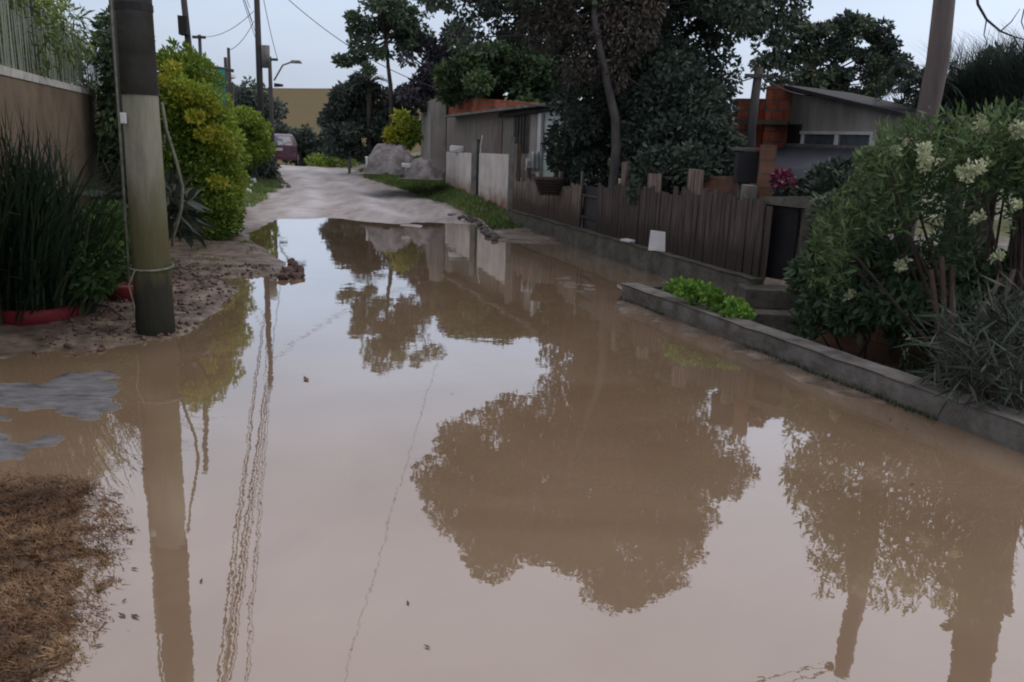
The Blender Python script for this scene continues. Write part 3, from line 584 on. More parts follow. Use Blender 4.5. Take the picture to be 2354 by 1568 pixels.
b0 = P(20, 735, .05); blades('strap_leaf_plant', (b0[0], b0[1]+.35, 0), 1300, 1.85, 1.15, .028, LM['blade'], 'tall dark strap leaved clump in front of the tan wall at the left edge', arch=.75, rad=.5, toneb=(0, .65))
b0 = P(110, 730, .05); blades('strap_leaf_plant', (b0[0], b0[1]+.2, 0), 420, 1.2, .95, .025, LM['blade'], 'looser fan of strap leaves right of the tall dark strap leaved clump', arch=.4, rad=.28, toneb=(.2, 1))
cl = [[*D(u_, v_, y_), .17, .17, .13, t_] for u_, v_, y_, t_ in ((235, 500, 7.9, .7), (265, 520, 8.0, .8), (225, 540, 7.6, .5), (280, 560, 7.8, .6), (235, 580, 7.4, .6), (205, 600, 7.2, .3), (260, 610, 7.6, .4), (215, 640, 7.1, .3), (285, 500, 8.2, .4))]
shrub('leafy_shrub', (*P(240, 690)[:2], 0), cl, 3400, .085, .35, LM['fern'], 'low bright green shrub between the strap leaved clump and the concrete pole', droop=.2)
cl = [[*D(u_, v_, y_), .15, .2, .15, .4] for u_, v_, y_ in ((275, 440, 9.5), (300, 470, 9.4), (395, 470, 9.2), (410, 500, 9.4), (388, 450, 9.6))]
shrub('broad_leaf_plant', (*D(340, 560, 9.5)[:2], 0), cl, 420, .28, .22, LM['greygreen'], 'dark long leaved plant behind the concrete pole', 'plant', droop=.4)
# red planters
def planter(u, v, r, label):
    p = P(u, v, .03); e = empty('planter', (p[0], p[1]+r, 0), 0, label, 'planter')
    s = MB(); prof = [(r*.85, 0), (r, .03), (r, .12), (r*.97, .15), (r*.85, .15), (r*.8, .08)]; n = 28; vs = []; fs = []
    for i, (rr, z) in enumerate(prof):
        for k in range(n): vs.append((p[0]+rr*cos(2*pi*k/n), p[1]+r+rr*sin(2*pi*k/n), z))
        if i:
            for k in range(n): fs.append(((i-1)*n+k, (i-1)*n+(k+1) % n, i*n+(k+1) % n, i*n+k))
    s.add(vs, fs).build('rim', MT['red'], e, smooth=True)
    MB().tube([(p[0], p[1]+r, .01), (p[0], p[1]+r, .09)], r*.84, n).build('soil', MT['mudrock'], e)
planter(22, 750, .40, 'wide red planter rim under the tall dark strap leaved clump')
planter(268, 690, .27, 'red planter rim just left of the concrete pole')
# ------------------------------------------------------------------ hedges on the left
cl = []
for u_, v_, r_, t_, y_ in ((400, 170, .45, .55, 13), (450, 175, .4, .6, 13.5), (385, 240, .5, .5, 12.5), (440, 250, .55, .7, 12.8), (480, 290, .5, .8, 13), (400, 330, .55, .3, 12.5), (460, 350, .55, .5, 12.6), (500, 380, .4, .7, 12.8), (395, 420, .5, .2, 12.4), (450, 440, .55, .4, 12.5), (505, 450, .4, .6, 12.6), (430, 500, .45, .3, 12.5), (490, 505, .4, .5, 12.6), (520, 420, .3, .8, 13), (370, 480, .4, .2, 12.5), (415, 215, .3, .95, 12.3), (470, 235, .25, .95, 12.4), (500, 330, .25, .9, 12.6), (520, 500, .25, .4, 13), (525, 360, .2, .7, 13.4)):
    cl.append([*D(u_, v_, y_), r_*.8, r_, r_*.75, t_])
c2 = []
for c in cl: c2 += [[*q[:6], np.clip(q[6]+c[6]-.5, 0, 1)] for q in subclumps(c[:3], c[3:6], 5, .17, (.3, .7))]
e = shrub('hedge_shrub', (*D(440, 540, 12.6)[:2], 0), cl+c2, 36000, .07, .5, LM['hedge'], 'tall yellow green hedge shrub right behind the concrete pole', stems=16, sr=.02, radial=.6)
yl = [[*D(u_, v_, y_), .13, .13, .09, .8] for u_, v_, y_ in ((395, 160, 12.3), (412, 205, 12.1), (425, 225, 12.1), (440, 218, 12.1), (465, 232, 12.2), (480, 250, 12.3), (495, 300, 12.4), (505, 330, 12.4), (520, 350, 12.6), (470, 310, 12.1), (380, 190, 12.2), (450, 270, 12.0), (500, 420, 12.2), (530, 440, 12.6))]
leaves('yellow_tips', yl, 2600, .06, .5, LM['yellow'], e, upb=.4)
tw = [[*D(u_, v_, 13), .07, .1, .2, .5] for u_, v_ in ((385, 140), (400, 125), (430, 132), (445, 145), (470, 160), (372, 150), (505, 200))]
leaves('top_shoots', tw, 700, .07, .45, LM['hedge'], e, upb=.8)
cl = subclumps(D(572, 315, 22.5), (.46, .7, .72), 26, .26, (.3, .9), seed=5)
shrub('hedge_shrub', (*D(585, 405, 22.5)[:2], .2), cl, 9000, .10, .5, LM['hedge'], 'rounded green shrub between the tall hedge and the far car')
cl = [[*D(u_, v_, 24), .35, .4, .3, .15] for u_, v_ in ((575, 375), (610, 385), (555, 395), (600, 400))]
shrub('dark_undergrowth', (*D(590, 410, 24)[:2], .2), cl, 3000, .10, .5, LM['dark'], 'dark undergrowth below the rounded green shrub', 'undergrowth')
# ------------------------------------------------------------------ huts far left
q0 = D(352, 150, 27); q1 = D(498, 160, 27)
h1 = empty('hut', (q0[0], 27, 0), 0, 'brown walled hut with dark roof and teal corner behind the tall hedge', 'house')
q0 = D(340, 165, 27); q1 = D(492, 170, 27)
wall('wall', q0, q1, -.2, q0[2], q1[2], .15, MT['board'], h1)
q2 = D(492, 160, 26.9); q3 = D(508, 160, 26.9); wall('teal_corner', q2, (q3[0], 26.7), -.2, q2[2], q2[2], .2, MT['teal'], h1)
r0 = D(335, 130, 26.8); r1 = D(496, 162, 26.8)
s = MB(); s.add([(r0[0], 26.8, r0[2]), (r1[0], 26.8, r1[2]), (r1[0], 28.5, r1[2]+.05), (r0[0], 28.5, r0[2]+.05), (r0[0], 26.8, r0[2]+.1), (r1[0], 26.8, r1[2]+.1), (r1[0], 28.5, r1[2]+.15), (r0[0], 28.5, r0[2]+.15)], [(3, 2, 1, 0), (4, 5, 6, 7), (0, 1, 5, 4), (1, 2, 6, 5), (2, 3, 7, 6), (3, 0, 4, 7)]); s.build('roof', MT['darkroof'], h1)
q0 = D(500, 185, 33); q1 = D(534, 190, 33)
h2 = empty('hut', (q0[0], 33, 0), 0, 'small dark hut with white gable edge behind the thin grey pole', 'house')
wall('wall', q0, q1, -.2, q0[2], q1[2], .2, MT['polewood'], h2)
a_ = D(512, 178, 32.8); b_ = D(536, 168, 32.8); MB().box(((a_[0]+b_[0])/2, 32.7, (a_[2]+b_[2])/2-.1), (abs(b_[0]-a_[0])+.1, .5, .12), ry=-.3).build('roof', MT['cleanwhite'], h2)
# ------------------------------------------------------------------ car
def make_car(loc, rz):
    e = empty('parked_car', loc, rz, 'dark maroon hatchback parked beyond the crest of the road, seen from behind', 'car')
    # local: x across, y forward; rear at y=0
    prof = [(0.0, .32), (0.02, .55), (.06, .92), (.32, 1.36), (.75, 1.44), (1.6, 1.43), (2.35, 1.0), (3.35, .86), (3.7, .62), (3.72, .32)]
    s = MB(); n = len(prof); vs = []; fs = []
    for sx in (-1, -.8, .8, 1):
        for (y, z) in prof:
            w_ = .81 if z < 1.0 else .81-(z-1.0)*.42
            zz = z-(.035 if abs(sx) == 1 and z > 1.3 else 0); yy = y+(.06 if abs(sx) == 1 and y < .5 else 0)-(.06 if abs(sx) == 1 and y > 3 else 0)
            vs.append((sx*w_, yy, zz))
    for k in range(3):
        for i in range(n-1): fs.append((k*n+i, k*n+i+1, (k+1)*n+i+1, (k+1)*n+i))
    fs.append(tuple(range(n))); fs.append(tuple(3*n+i for i in range(n-1, -1, -1)))
    for k in range(3): fs.append((k*n, (k+1)*n, (k+1)*n+n-1, k*n+n-1))
    body = s.add(vs, fs).build('body', MT['carpaint'], e, local=True, smooth=False, bevel=.03)
    MB().add([(-.62, .075, .96), (.62, .075, .96), (.52, .30, 1.335), (-.52, .30, 1.335), (-.62, .10, .96), (.62, .10, .96), (.52, .33, 1.335), (-.52, .33, 1.335)], [(0, 1, 2, 3), (7, 6, 5, 4), (0, 4, 5, 1), (1, 5, 6, 2), (2, 6, 7, 3), (3, 7, 4, 0)]).build('rear_window', MT['glass'], e, local=True)
    MB().box((0, -.03, .42), (1.58, .14, .2)).build('bumper', MT['carpaint'], e, local=True, bevel=.03)
    MB().box((0, .0, .78), (.40, .02, .12)).build('number_plate', MT['chrome'], e, local=True)
    for sx in (-1, 1): MB().box((sx*.70, .02, .80), (.17, .06, .28), rx=-.08).build('tail_light', MT['taillight'], e, local=True, bevel=.02)
    for sx in (-1, 1):
        MB().add([(sx*.82, .75, .98), (sx*.82, 2.15, .98), (sx*.68, 1.65, 1.34), (sx*.68, .85, 1.34), (sx*.78, .75, .98), (sx*.78, 2.15, .98), (sx*.64, 1.65, 1.34), (sx*.64, .85, 1.34)], [(0, 1, 2, 3), (7, 6, 5, 4), (0, 4, 5, 1), (1, 5, 6, 2), (2, 6, 7, 3), (3, 7, 4, 0)]).build('side_window', MT['glass'], e, local=True)
        for y in (.65, 3.0):
            wh = MB().tube([(sx*.70, y, .29), (sx*.84, y, .29)], .29, 18).build('wheel', MT['rubber'], e, local=True)
            r_ = MB().tube([(sx*.80, y, .29), (sx*.85, y, .29)], .18, 14).build('rim', MT['chrome'], wh, local=True)
    return e
cp = D(642, 372, 39)
make_car((cp[0]+.1, 38.5, hz(cp[0], 39.)+.02), radians(14))
# ------------------------------------------------------------------ shack on the right of the road
A = D(1025, 400, 22.0); B = D(1177, 462, 16.7)
rw1 = empty('low_wall', (B[0], B[1], 0), 0, 'low white painted wall with mud splashed foot in front of the shack', 'wall')
mid = A+(B-A)*.47; 
wall('panel', A, mid, .0, 1.17, 1.22, .09, MT['white'], rw1)
mid2 = A+(B-A)*.56; wall('panel', mid2, B, .0, 1.24, 1.29, .09, MT['white'], rw1)
for f, zt_ in ((.51, 1.52), (1.0, 1.62)):
    q = A+(B-A)*f; MB().box((q[0], q[1]-.02, zt_/2-.1), (.13, .13, zt_+.2), rz=.9, jit=.01).build('post', MT['concrete'], rw1)
q = A+(B-A)*.57; MB().tube([(q[0]+.02, q[1]-.05, .3), (q[0]+.01, q[1]-.05, 1.4), (q[0]+.05, q[1]-.05, 1.62)], .012, 6).build('pipe', MT['cleanwhite'], rw1)
hs = empty('shack', (-1.5, 22, .5), 0, 'low shack of grey boards under a lean-to roof beside the orange brick gable', 'house')
C0 = D(1027, 300, 23.3); C1 = D(1232, 300, 18.2)
wall('board_wall', C0, C1, .1, D(1027, 268, 23.3)[2], D(1232, 248, 18.2)[2], .12, MT['board'], hs)
dv = unit((C1-C0)[:2]); nv = np.array([dv[1], -dv[0]])
def onw(u, v, off=.0):  # point on shack front wall plane
    d = ray(u, v); o0 = np.array([C0[0], C0[1]])+nv*(-off if 0 else off); t = (o0@nv)/(d[:2]@nv); return d*t+[0, 0, CH]
def plate(name, u0, u1, v0, v1, off, th, mt, parent):
    a = onw(u0, v1, off); b = onw(u1, v1, off); zt_ = onw((u0+u1)/2, v0, off)[2]; return wall(name, a, b, (a[2]+b[2])/2, zt_, zt_, th, mt, parent)
sgn = 1 if (nv@(np.array([0., 0])-C0[:2])) > 0 else -1
win = plate('window', 1178, 1212, 262, 350, .03*sgn, .03, MT['gate'], hs)
for uu in (1180, 1186.5, 1193.5, 1200, 1207, 1212): a = onw(uu, 350, .06*sgn); MB().box((a[0], a[1], (onw(uu, 264, .06)[2]+a[2])/2), (.03, .03, onw(uu, 264, .06)[2]-a[2])).build('bar', MT['concrete'], hs)
plate('window_frame', 1174, 1217, 259, 264, .05*sgn, .05, MT['board'], hs)
plate('door', 1135, 1152, 272, 352, .02*sgn, .03, MT['fence'], hs)
plate('rendered_jamb', 1212, 1232, 262, 400, .03*sgn, .05, MT['plaster'], hs)
plate('white_wall', 1232, 1345, 246, 420, .04*sgn, .1, MT['mint'], hs)
plate('white_post', 1231, 1238, 262, 420, .12*sgn, .06, MT['cleanwhite'], hs)
# lean-to roof
ra = onw(1018, 270, .35*sgn); rb = onw(1300, 236, .35*sgn); back = -nv*sgn*2.3
s = MB(); lo_ = [ra, rb, rb+[back[0], back[1], .05], ra+[back[0], back[1], .12]]; s.add([tuple(p) for p in lo_]+[tuple(p+np.array([0, 0, .05])) for p in lo_], [(3, 2, 1, 0), (4, 5, 6, 7), (0, 1, 5, 4), (1, 2, 6, 5), (2, 3, 7, 6), (3, 0, 4, 7)]); s.build('lean_to_roof', MT['roof'], hs)
s = MB(); pa = onw(1150, 262, .1*sgn); pb_ = onw(1290, 246, .1*sgn); s.tube([pa-[0, 0, .03], pb_-[0, 0, .0]], .06, 6).build('beam', MT['darkroof'], hs)
# brick house behind
bh = empty('brick_house', (-2.1, 24.6, .5), 0, 'grey rendered house end with bare orange brick gable behind the shack', 'house')
E0 = D(1024, 300, 24.4); E1 = D(1225, 300, 20.5); E2 = D(968, 300, 28.)
wall('gable_wall', E0, E1, .2, D(1024, 220, 24.4)[2], D(1225, 236, 20.5)[2], .15, MT['orange'], bh)
wall('side_wall', E2, E0, .2, D(968, 238, 28)[2], D(1024, 219, 24.4)[2]+.01, .15, MT['plaster'], bh)
wall('corner_pier', D(990, 300, 24.3), D(1025, 300, 24.2), .2, D(990, 230, 24.3)[2], D(1022, 220, 24.2)[2], .12, MT['plaster'], bh)
wall('pipe_chase', D(1046, 300, 24.), D(1051, 300, 24.), .2, D(1046, 218, 24)[2], D(1050, 218, 24)[2], .08, MT['darkroof'], bh)
# things on/near low wall
q = A+(B-A)*.2; o = MB().box((q[0], q[1], 1.26), (.32, .16, .12), jit=.04).build('plastic_bag', MT['cleanwhite'], None, loc=(q[0], q[1], 1.2), bevel=.03); tag(o, 'crumpled white plastic bag on top of the low white wall', 'bag')
# wooden fence
wf = empty('picket_fence', (LED0[0], LED0[1], .3), 0, 'weathered wooden picket fence, pale at the far end and dark near the gate', 'fence')
fd = unit(LED1-LED0); FL = np.hypot(*(LED1-LED0)); fa = math.atan2(fd[1], fd[0]); fn = np.array([-fd[1], fd[0]])
def fpt(f, off=.12): return LED0+fd*FL*f+fn*off*1
def fu(u, off=.12):   # fraction along the fence line seen at column u
    lo, hi = 0., 1.
    d = ray(u, 500); # solve LED0+fd*s on ray
    n_ = np.array([d[1], -d[0]]); s_ = -((LED0+fn*off)@n_)/(fd@n_); return s_/FL
s = MB(); s_dark = MB(); x = 0.05
gapa, gapb = fu(1332), fu(1368)
while x < FL-.02:
    f = x/FL; wd_ = random.uniform(.07, .12); 
    if gapa < f < gapb: x += .1; continue
    p = fpt(f); top = np.interp(f, [0, .3, .4, 1], [.88, .86, .98, 1.14])+random.uniform(-.06, .05)
    (s if f < gapa else s_dark).box((p[0], p[1], .27+(top-.27)/2), (wd_*.93, .02, top-.27), rz=fa+random.uniform(-.05, .05), ry=random.uniform(-.03, .03)); x += wd_
s.build('pale_pickets', MT['fence'], wf); s_dark.build('dark_pickets', MT['darkfence'], wf)
p0, p1 = fpt(gapb, .15), fpt(1, .15); wall('backing', p0, p1, .3, .93, 1.05, .02, MT['darkfence'], wf)
p0, p1 = fpt(gapa, .17), fpt(gapb, .17); wall('gap_shade_sheet', p0, p1, .2, .95, .95, .02, MT['gate'], wf)  # black sheet added to stand in for the darkness in the fence gap
for zz in (.45, .78): p0, p1 = fpt(0, .15), fpt(.99, .15); MB().tube([(*p0, zz), (*p1, zz+.05)], .025, 6).build('rail', MT['darkfence'], wf)
for u_, vt, w_ in ((1186, 330, .1), (1212, 385, .08), (1285, 395, .05), (1334, 395, .05), (1432, 372, .10), (1500, 400, .13), (1592, 390, .14), (1716, 425, .13)):
    f = fu(u_, .22); p = fpt(f, .22); zt_ = D(u_, vt, p[1])[2]; MB().box((p[0], p[1], (zt_)/2), (w_, w_, zt_), rz=fa, jit=.012).build('post', MT['fence'] if u_ < 1700 else MT['concrete'], wf)
# crate/basket hanging on fence
f = fu(1260, -.06); p = fpt(f, -.06); bz = D(1260, 428, p[1])[2]
bk = empty('wicker_basket', (p[0], p[1], bz-.12), 0, 'dark wicker basket hanging on the pale end of the picket fence', 'basket')
s = MB()
for i in range(6):
    z = bz-.12+.045*i; rr = .13+.016*i; s.tube([(p[0]+rr*cos(w)*1.15, p[1]-.02+rr*.6*sin(w), z+.006*sin(9*w+i*3)) for w in np.linspace(0, 2*pi, 25)], .022, 5)
s.build('weave', MT['darkfence'], bk, smooth=True); MB().tube([(p[0]+.21*cos(w)*1.1, p[1]-.02+.13*sin(w), bz+.13) for w in np.linspace(0, 2*pi, 25)], .02, 6).build('rim', MT['fence'], bk)
# laundry / white cloths near the door
for u_, v_, w_, h_, y_, lb, mm_ in ((1215, 380, .10, .22, 16.0, 'white bottle shaped sack on the fence near the barred window', 'cleanwhite'), (1232, 372, .16, .36, 16.6, 'pale blue cloth hanging beside the white shack wall', 'mint'), (1290, 398, .24, .14, 15.4, 'white crumpled cloth on the fence under the dark bush', 'cleanwhite')):
    q = D(u_, v_, y_); s = MB(); nx_ = 8; vs = []; fs = []
    for i in range(nx_+1):
        for j in range(5): vs.append((q[0]+w_*(i/nx_-.5)*(1+.2*random.random()), q[1]+.05*sin(i*1.9+j*.4), q[2]+h_*(j/4-.5)+.03*sin(i*2.3)))
    for i in range(nx_):
        for j in range(4): fs.append((i*5+j, (i+1)*5+j, (i+1)*5+j+1, i*5+j+1))
    o = s.add(vs, fs).build('cloth', MT[mm_], None, loc=tuple(q), smooth=True); md = o.modifiers.new('s', 'SOLIDIFY'); md.thickness = .006; tag(o, lb, 'cloth')
# white board leaning
q = fpt(fu(1516, .02), .02); bb = D(1516, 575, q[1]); bt = D(1514, 534, q[1])
o = MB().box((0, 0, 0), (.235, .03, .25), jit=.004).build('white_board', MT['cleanwhite'], None, loc=(q[0]+.02, q[1]+.03,   .30+.125), rot=(-.1, .05, fa*0-.25), local=True); tag(o, 'small white board leaning upright against the dark pickets', 'board')
q = fpt(fu(1447, .04), .04); o = MB().box((0, 0, 0), (.26, .09, .035), jit=.01).build('white_plank', MT['cleanwhite'], None, loc=(q[0], q[1], .325), rot=(0, 0, fa), local=True); tag(o, 'short pale plank lying on the ledge left of the white board', 'plank')
# gate
gt = empty('garden_gate', (2.75, 8.9, .2), 0, 'black sheet metal garden gate under a grey lintel', 'gate')
g0 = D(1768, 470, 9.05); g1 = D(1838, 470, 8.75); zb_ = D(1800, 642, 8.9)[2]
wall('panel', g0, g1, zb_, g0[2]-.0, g1[2], .04, MT['gate'], gt)
wall('lintel', D(1755, 455, 9.15), D(1850, 455, 8.7), g0[2]+.003, D(1760, 452, 9.15)[2], D(1850, 452, 8.7)[2], .16, MT['ledge'], gt, setback=-.06)
for u_, y_ in ((1762, 9.1), (1846, 8.72)):
    q = D(u_, 560, y_); MB().box((q[0], y_, (g0[2]+zb_)/2), (.07, .09, g0[2]-zb_)).build('jamb', MT['ledge'], gt)
# pillar
q = D(1760, 400, 9.45); zt_ = D(1760, 333, 9.45)[2]
o = wall('brick_pillar', (q[0]-.075, 9.45), (q[0]+.085, 9.42), .0, zt_, zt_, .16, MT['tan']); tag(o, 'slim orange brick pillar left of the black garden gate', 'pillar')
q = D(1715, 385, 9.7); e = empty('meter_box', (q[0], 9.7, q[2]-.2), 0, 'dark meter box on a short post left of the orange brick pillar', 'meter box')
MB().box((q[0], 9.7, q[2]), (.24, .16, .34)).build('case', MT['gate'], e, bevel=.01); MB().box((q[0]+.02, 9.72, q[2]+.2), (.36, .24, .03)).build('cap', MT['ledge'], e); MB().box((q[0], 9.75, q[2]/2-.1), (.1, .1, q[2]-.1)).build('post', MT['ledge'], e)
# dark service post
s = MB(); a_ = D(1745, 155, 12.6); b_ = D(1722, 420, 12.6); s.tube([(b_[0], 12.6, -.1), (b_[0], 12.6, b_[2]), (a_[0]-.03, 12.6, 1.9), (a_[0], 12.6, a_[2])], [.085, .08, .07, .06], 8)
sp_ = empty('service_post', (b_[0], 12.6, 0), 0, 'dark wooden service post with wires in front of the orange brick wall', 'post'); s.build('shaft', MT['polewood'], sp_, smooth=True)
MB().box((a_[0], 12.55, a_[2]-.12), (.4, .05, .05)).build('cross_arm', MT['polewood'], sp_)
cable((a_[0], 12.6, a_[2]-.1), (5.1, 14.7, 2.5), .12, .009, 'thin wire from the dark service post to the grey gable roof')
cable((a_[0], 12.6, a_[2]-.12), (-.1, 17.8, 2.3), .25, .009, 'thin wire from the dark service post across to the shack roof')
# ------------------------------------------------------------------ right house
rh = empty('brick_house', (4.6, 15, 0), 0, 'low house with grey sloping gable wall and hollow orange brick end on the right', 'house')
R0 = D(1815, 200, 15.0); R1 = D(2075, 266, 11.6)
wall('gable_wall', R0, R1, -.3, R0[2], R1[2], .15, MT['plaster'], rh)
rdv = unit((R1-R0)[:2]); ra_ = math.atan2(rdv[1], rdv[0])
s = MB()
for k in range(2): pass
a3 = [R0[0]-rdv[0]*.1, R0[1]-rdv[1]*.1, R0[2]+.003]; b3 = [R1[0]+rdv[0]*.3, R1[1]+rdv[1]*.3, R1[2]-.03]; off = np.array([-rdv[1], rdv[0]]); off = off if off[1] > 0 else -off
lo_ = [(a3[0]-off[0]*.15, a3[1]-off[1]*.15, a3[2]), (b3[0]-off[0]*.15, b3[1]-off[1]*.15, b3[2]), (b3[0]+off[0]*1.2, b3[1]+off[1]*1.2, b3[2]-.1), (a3[0]+off[0]*1.2, a3[1]+off[1]*1.2, a3[2]-.1)]
s.add(lo_+[(x_, y_, z_+.05) for x_, y_, z_ in lo_], [(3, 2, 1, 0), (4, 5, 6, 7), (0, 1, 5, 4), (1, 2, 6, 5), (2, 3, 7, 6), (3, 0, 4, 7)]); s.build('roof', MT['darkroof'], rh)
wall('brick_end', D(1756, 300, 14.9), D(1812, 300, 14.85), -.2, D(1760, 197, 14.9)[2], D(1812, 195, 14.85)[2], .2, MT['orange2'], rh)
wall('brick_wing', D(1686, 300, 15.3), D(1756, 300, 15.2), -.2, D(1690, 226, 15.3)[2], D(1740, 226, 15.2)[2], .2, MT['orange2'], rh)
wall('concrete_lintel', D(1690, 279, 15.05), D(1812, 279, 14.7), D(1750, 286, 14.9)[2], D(1750, 276, 14.9)[2], D(1750, 276, 14.9)[2], .2, MT['ledge'], rh, setback=-.06)
def onr(u, v, off=.0):
    nn = np.array([rdv[1], -rdv[0]]); nn = nn if nn@(-R0[:2]) > 0 else -nn; d = ray(u, v); t_ = ((R0[:2]+nn*off)@nn)/(d[:2]@nn); return d*t_+[0, 0, CH]
def rplate(name, u0, u1, v0, v1, off, th, mt):
    a = onr(u0, v1, off); b = onr(u1, v1, off); zt_ = onr((u0+u1)/2, v0, off)[2]; z0_ = onr((u0+u1)/2, v1, off)[2]; return wall(name, a, b, z0_, zt_, zt_, th, mt, rh)
rplate('recess_shade_plate', 1800, 1836, 286, 333, .02, .03, MT['gate'])  # flat black plate on the wall, its colour imitating a recess's shade
for u0, u1 in ((1842, 1915), (1921, 1996)):
    w1 = rplate('window', u0, u1, 309, 337, .03, .03, MT['glass'])
for u0, u1, v0, v1 in ((1838, 1842, 303, 340), (1915, 1921, 303, 340), (1996, 2001, 303, 340), (1838, 2001, 302, 309)): rplate('window_frame', u0, u1, v0, v1, .055, .055, MT['cleanwhite'])
rplate('sill_band', 1800, 2030, 333, 342, .09, .08, MT['concrete'])
# awning roof (corrugated)
T0 = onr(1782, 340, .12); T1 = onr(2030, 345, .12); nn = np.array([rdv[1], -rdv[0]]); nn = nn if nn@(-R0[:2]) > 0 else -nn
e = empty('awning', tuple(T0), 0, 'blue grey corrugated awning below the two white framed windows', 'awning')
s = MB(); vs = []; fs = []; n_ = 90; ln = T1-T0
for i in range(n_+1):
    for j in range(2): q = T0+ln*i/n_+np.array([nn[0], nn[1], 0])*1.7*j+np.array([0, 0, -.62*j+.018*sin(i*pi/2.)]); vs.append(tuple(q))
for i in range(n_): fs.append((2*i, 2*i+2, 2*i+3, 2*i+1))
o = s.add(vs, fs).build('sheet', MT['bluemetal'], e, smooth=True); md = o.modifiers.new('s', 'SOLIDIFY'); md.thickness = .006
for f in (.05, .95): q = T0+ln*f+np.array([nn[0], nn[1], 0])*1.6; MB().box((q[0], q[1], (q[2]-.62)/2-.2), (.08, .08, q[2]-.62+.4)).build('post', MT['ledge'], e)
# ------------------------------------------------------------------ big dark tree
TY = 12.4
tb = D(1410, 440, TY); tp = [np.array([tb[0], TY, .1])]+[D(u_, v_, TY) for u_, v_ in ((1410, 420), (1416, 340), (1414, 270), (1396, 190), (1378, 110), (1366, 40))]+[D(1375, -60, 13), D(1385, -150, 13.2)]
def proj(p):
    v = np.asarray(p)-[0, 0, CH]; return 1177+F*(v@rt)/(v@fw), 784-F*(v@up)/(v@fw)
HULL = np.array([(1290, 870), (1230, 900), (1100, 905), (1080, 940), (1010, 970), (1005, 1010), (945, 1090), (955, 1120), (990, 1160), (962, 1225), (1010, 1235), (1015, 1280), (1090, 1320), (1165, 1358), (1195, 1325), (1245, 1300), (1310, 1325), (1340, 1380), (1370, 1412), (1470, 1405), (1510, 1375), (1580, 1340), (1600, 1300), (1650, 1215), (1650, 1170), (1715, 1130), (1690, 1060), (1640, 985), (1585, 950), (1595, 860), (1600, 700), (1290, 700)], float)
cl = []; rg = np.random.default_rng(11)
while len(cl) < 260:
    c = np.array([rg.uniform(-2.2, 5.2), rg.uniform(12.3, 15.8), rg.uniform(1.3, 7.2)]); r_ = rg.uniform(.22, .5); rp_ = r_*F/c[1]
    mu, mv = proj(c*[1, 1, -1]); du, dv = proj(c)
    if sdf(HULL, np.array([mu]), np.array([mv]))[0] > -.72*rp_: continue
    vb = np.interp(du, [940, 970, 1050, 1100, 1290, 1312, 1330], [-60, 20, 110, 160, 215, 330, 440]); ur = np.interp(dv, [-200, 0, 60, 100, 160, 260], [1930, 1868, 1832, 1790, 1745, 1705])
    if dv+rp_*.8 > vb or du+rp_*.8 > ur: continue
    if c[1] < 13.0 and abs(du-np.interp(dv, [40, 190, 340], [1366, 1396, 1416])) < rp_+15 and dv > 60: continue
    cl.append([*c, r_*1.1, r_*1.1, r_*.8, rg.uniform(.0, .75)])
for u_ in range(1300, 1660, 38):
    for v_ in (120, 165, 205, 245, 285, 325):
        if v_ > 245 and u_ > 1660: continue
        c = D(u_+rg.uniform(-15, 15), v_+rg.uniform(-12, 12), rg.uniform(13.2, 15)); r_ = rg.uniform(.26, .36); mu, mv = proj(c*[1, 1, -1])
        if u_ < 1320: r_ = .2
        cl.append([*c, r_*1.1, r_, r_, rg.uniform(0, .5)])
for u_, v_, y_, r_ in ((1800, 15, 13.5, .24), (1825, -15, 13.6, .26), (1785, 60, 13.6, .24), (1765, 100, 13.8, .22), (1845, 5, 13.5, .15), (1790, -40, 13.4, .3)): c = D(u_, v_, y_); cl.append([*c, r_, r_, r_, .4])
bt_ = tree('dark_tree', (tb[0], TY, .1), tp, .075, .035, cl, 120000, .085, .55, LM['dark'], MT['greybark'], 'huge dense dark tree with a slim grey trunk rising behind the picket fence', nl=60, lr=.045, droop=.25)
bl = [[*D(u_, v_, 12.5), .2, .2, .24, t_] for u_, v_, t_ in ((1400, 10, .6), (1430, 60, .7), (1470, 20, .8), (1490, 70, .6), (1440, 110, .5), (1385, 70, .6), (1300, 40, .3), (1340, 80, .3), (1500, 10, .8), (1320, 160, .4), (1360, 150, .4), (1260, 80, .3), (1415, 170, .5), (1220, 60, .3), (1280, 10, .5))]
leaves('dry_leaves', bl, 3600, .085, .35, LM['darkbrown'], bt_, droop=.7, shell=.2)
# second, lower dark masses behind fence (dense undergrowth)
cl = []
for u_, v_, y_, r_ in ((1268, 335, 15.2, .13), (1285, 365, 15.2, .22), (1305, 395, 15, .22), (1335, 300, 14.8, .28), (1335, 340, 14.5, .35), (1360, 400, 14, .35)): cl.append([*D(u_, v_, y_), r_, r_, r_, .3])
shrub('dark_bush', (*D(1330, 430, 14.6)[:2], .1), cl+subclumps(D(1325, 345, 14.9), (.42, .5, .5), 20, .16, (.2, .6)), 15000, .08, .5, LM['dark'], 'dark bush in front of the pale shack wall', 'bush')
cl = []
for u_, v_, y_, r_ in ((1480, 330, 12.9, .4), (1500, 330, 12.8, .5), (1560, 340, 12.3, .5), (1610, 330, 12.2, .4), (1480, 240, 13.3, .4), (1540, 240, 12.8, .55), (1590, 240, 12.6, .4), (1635, 290, 12.4, .3), (1520, 400, 11.8, .4), (1600, 400, 11.6, .4), (1660, 370, 11.8, .35), (1465, 400, 12.8, .25)): cl.append([*D(u_, v_, y_), r_, r_, r_, .25])
c2 = []
for c in cl: c2 += subclumps(c[:3], c[3:6], 4, .2, (.15, .6))
shrub('dark_bush', (*D(1550, 440, 12.2)[:2], .1), cl+c2, 34000, .08, .5, LM['dark'], 'wide dark bush filling the space under the huge dark tree', 'bush', sr=.03)
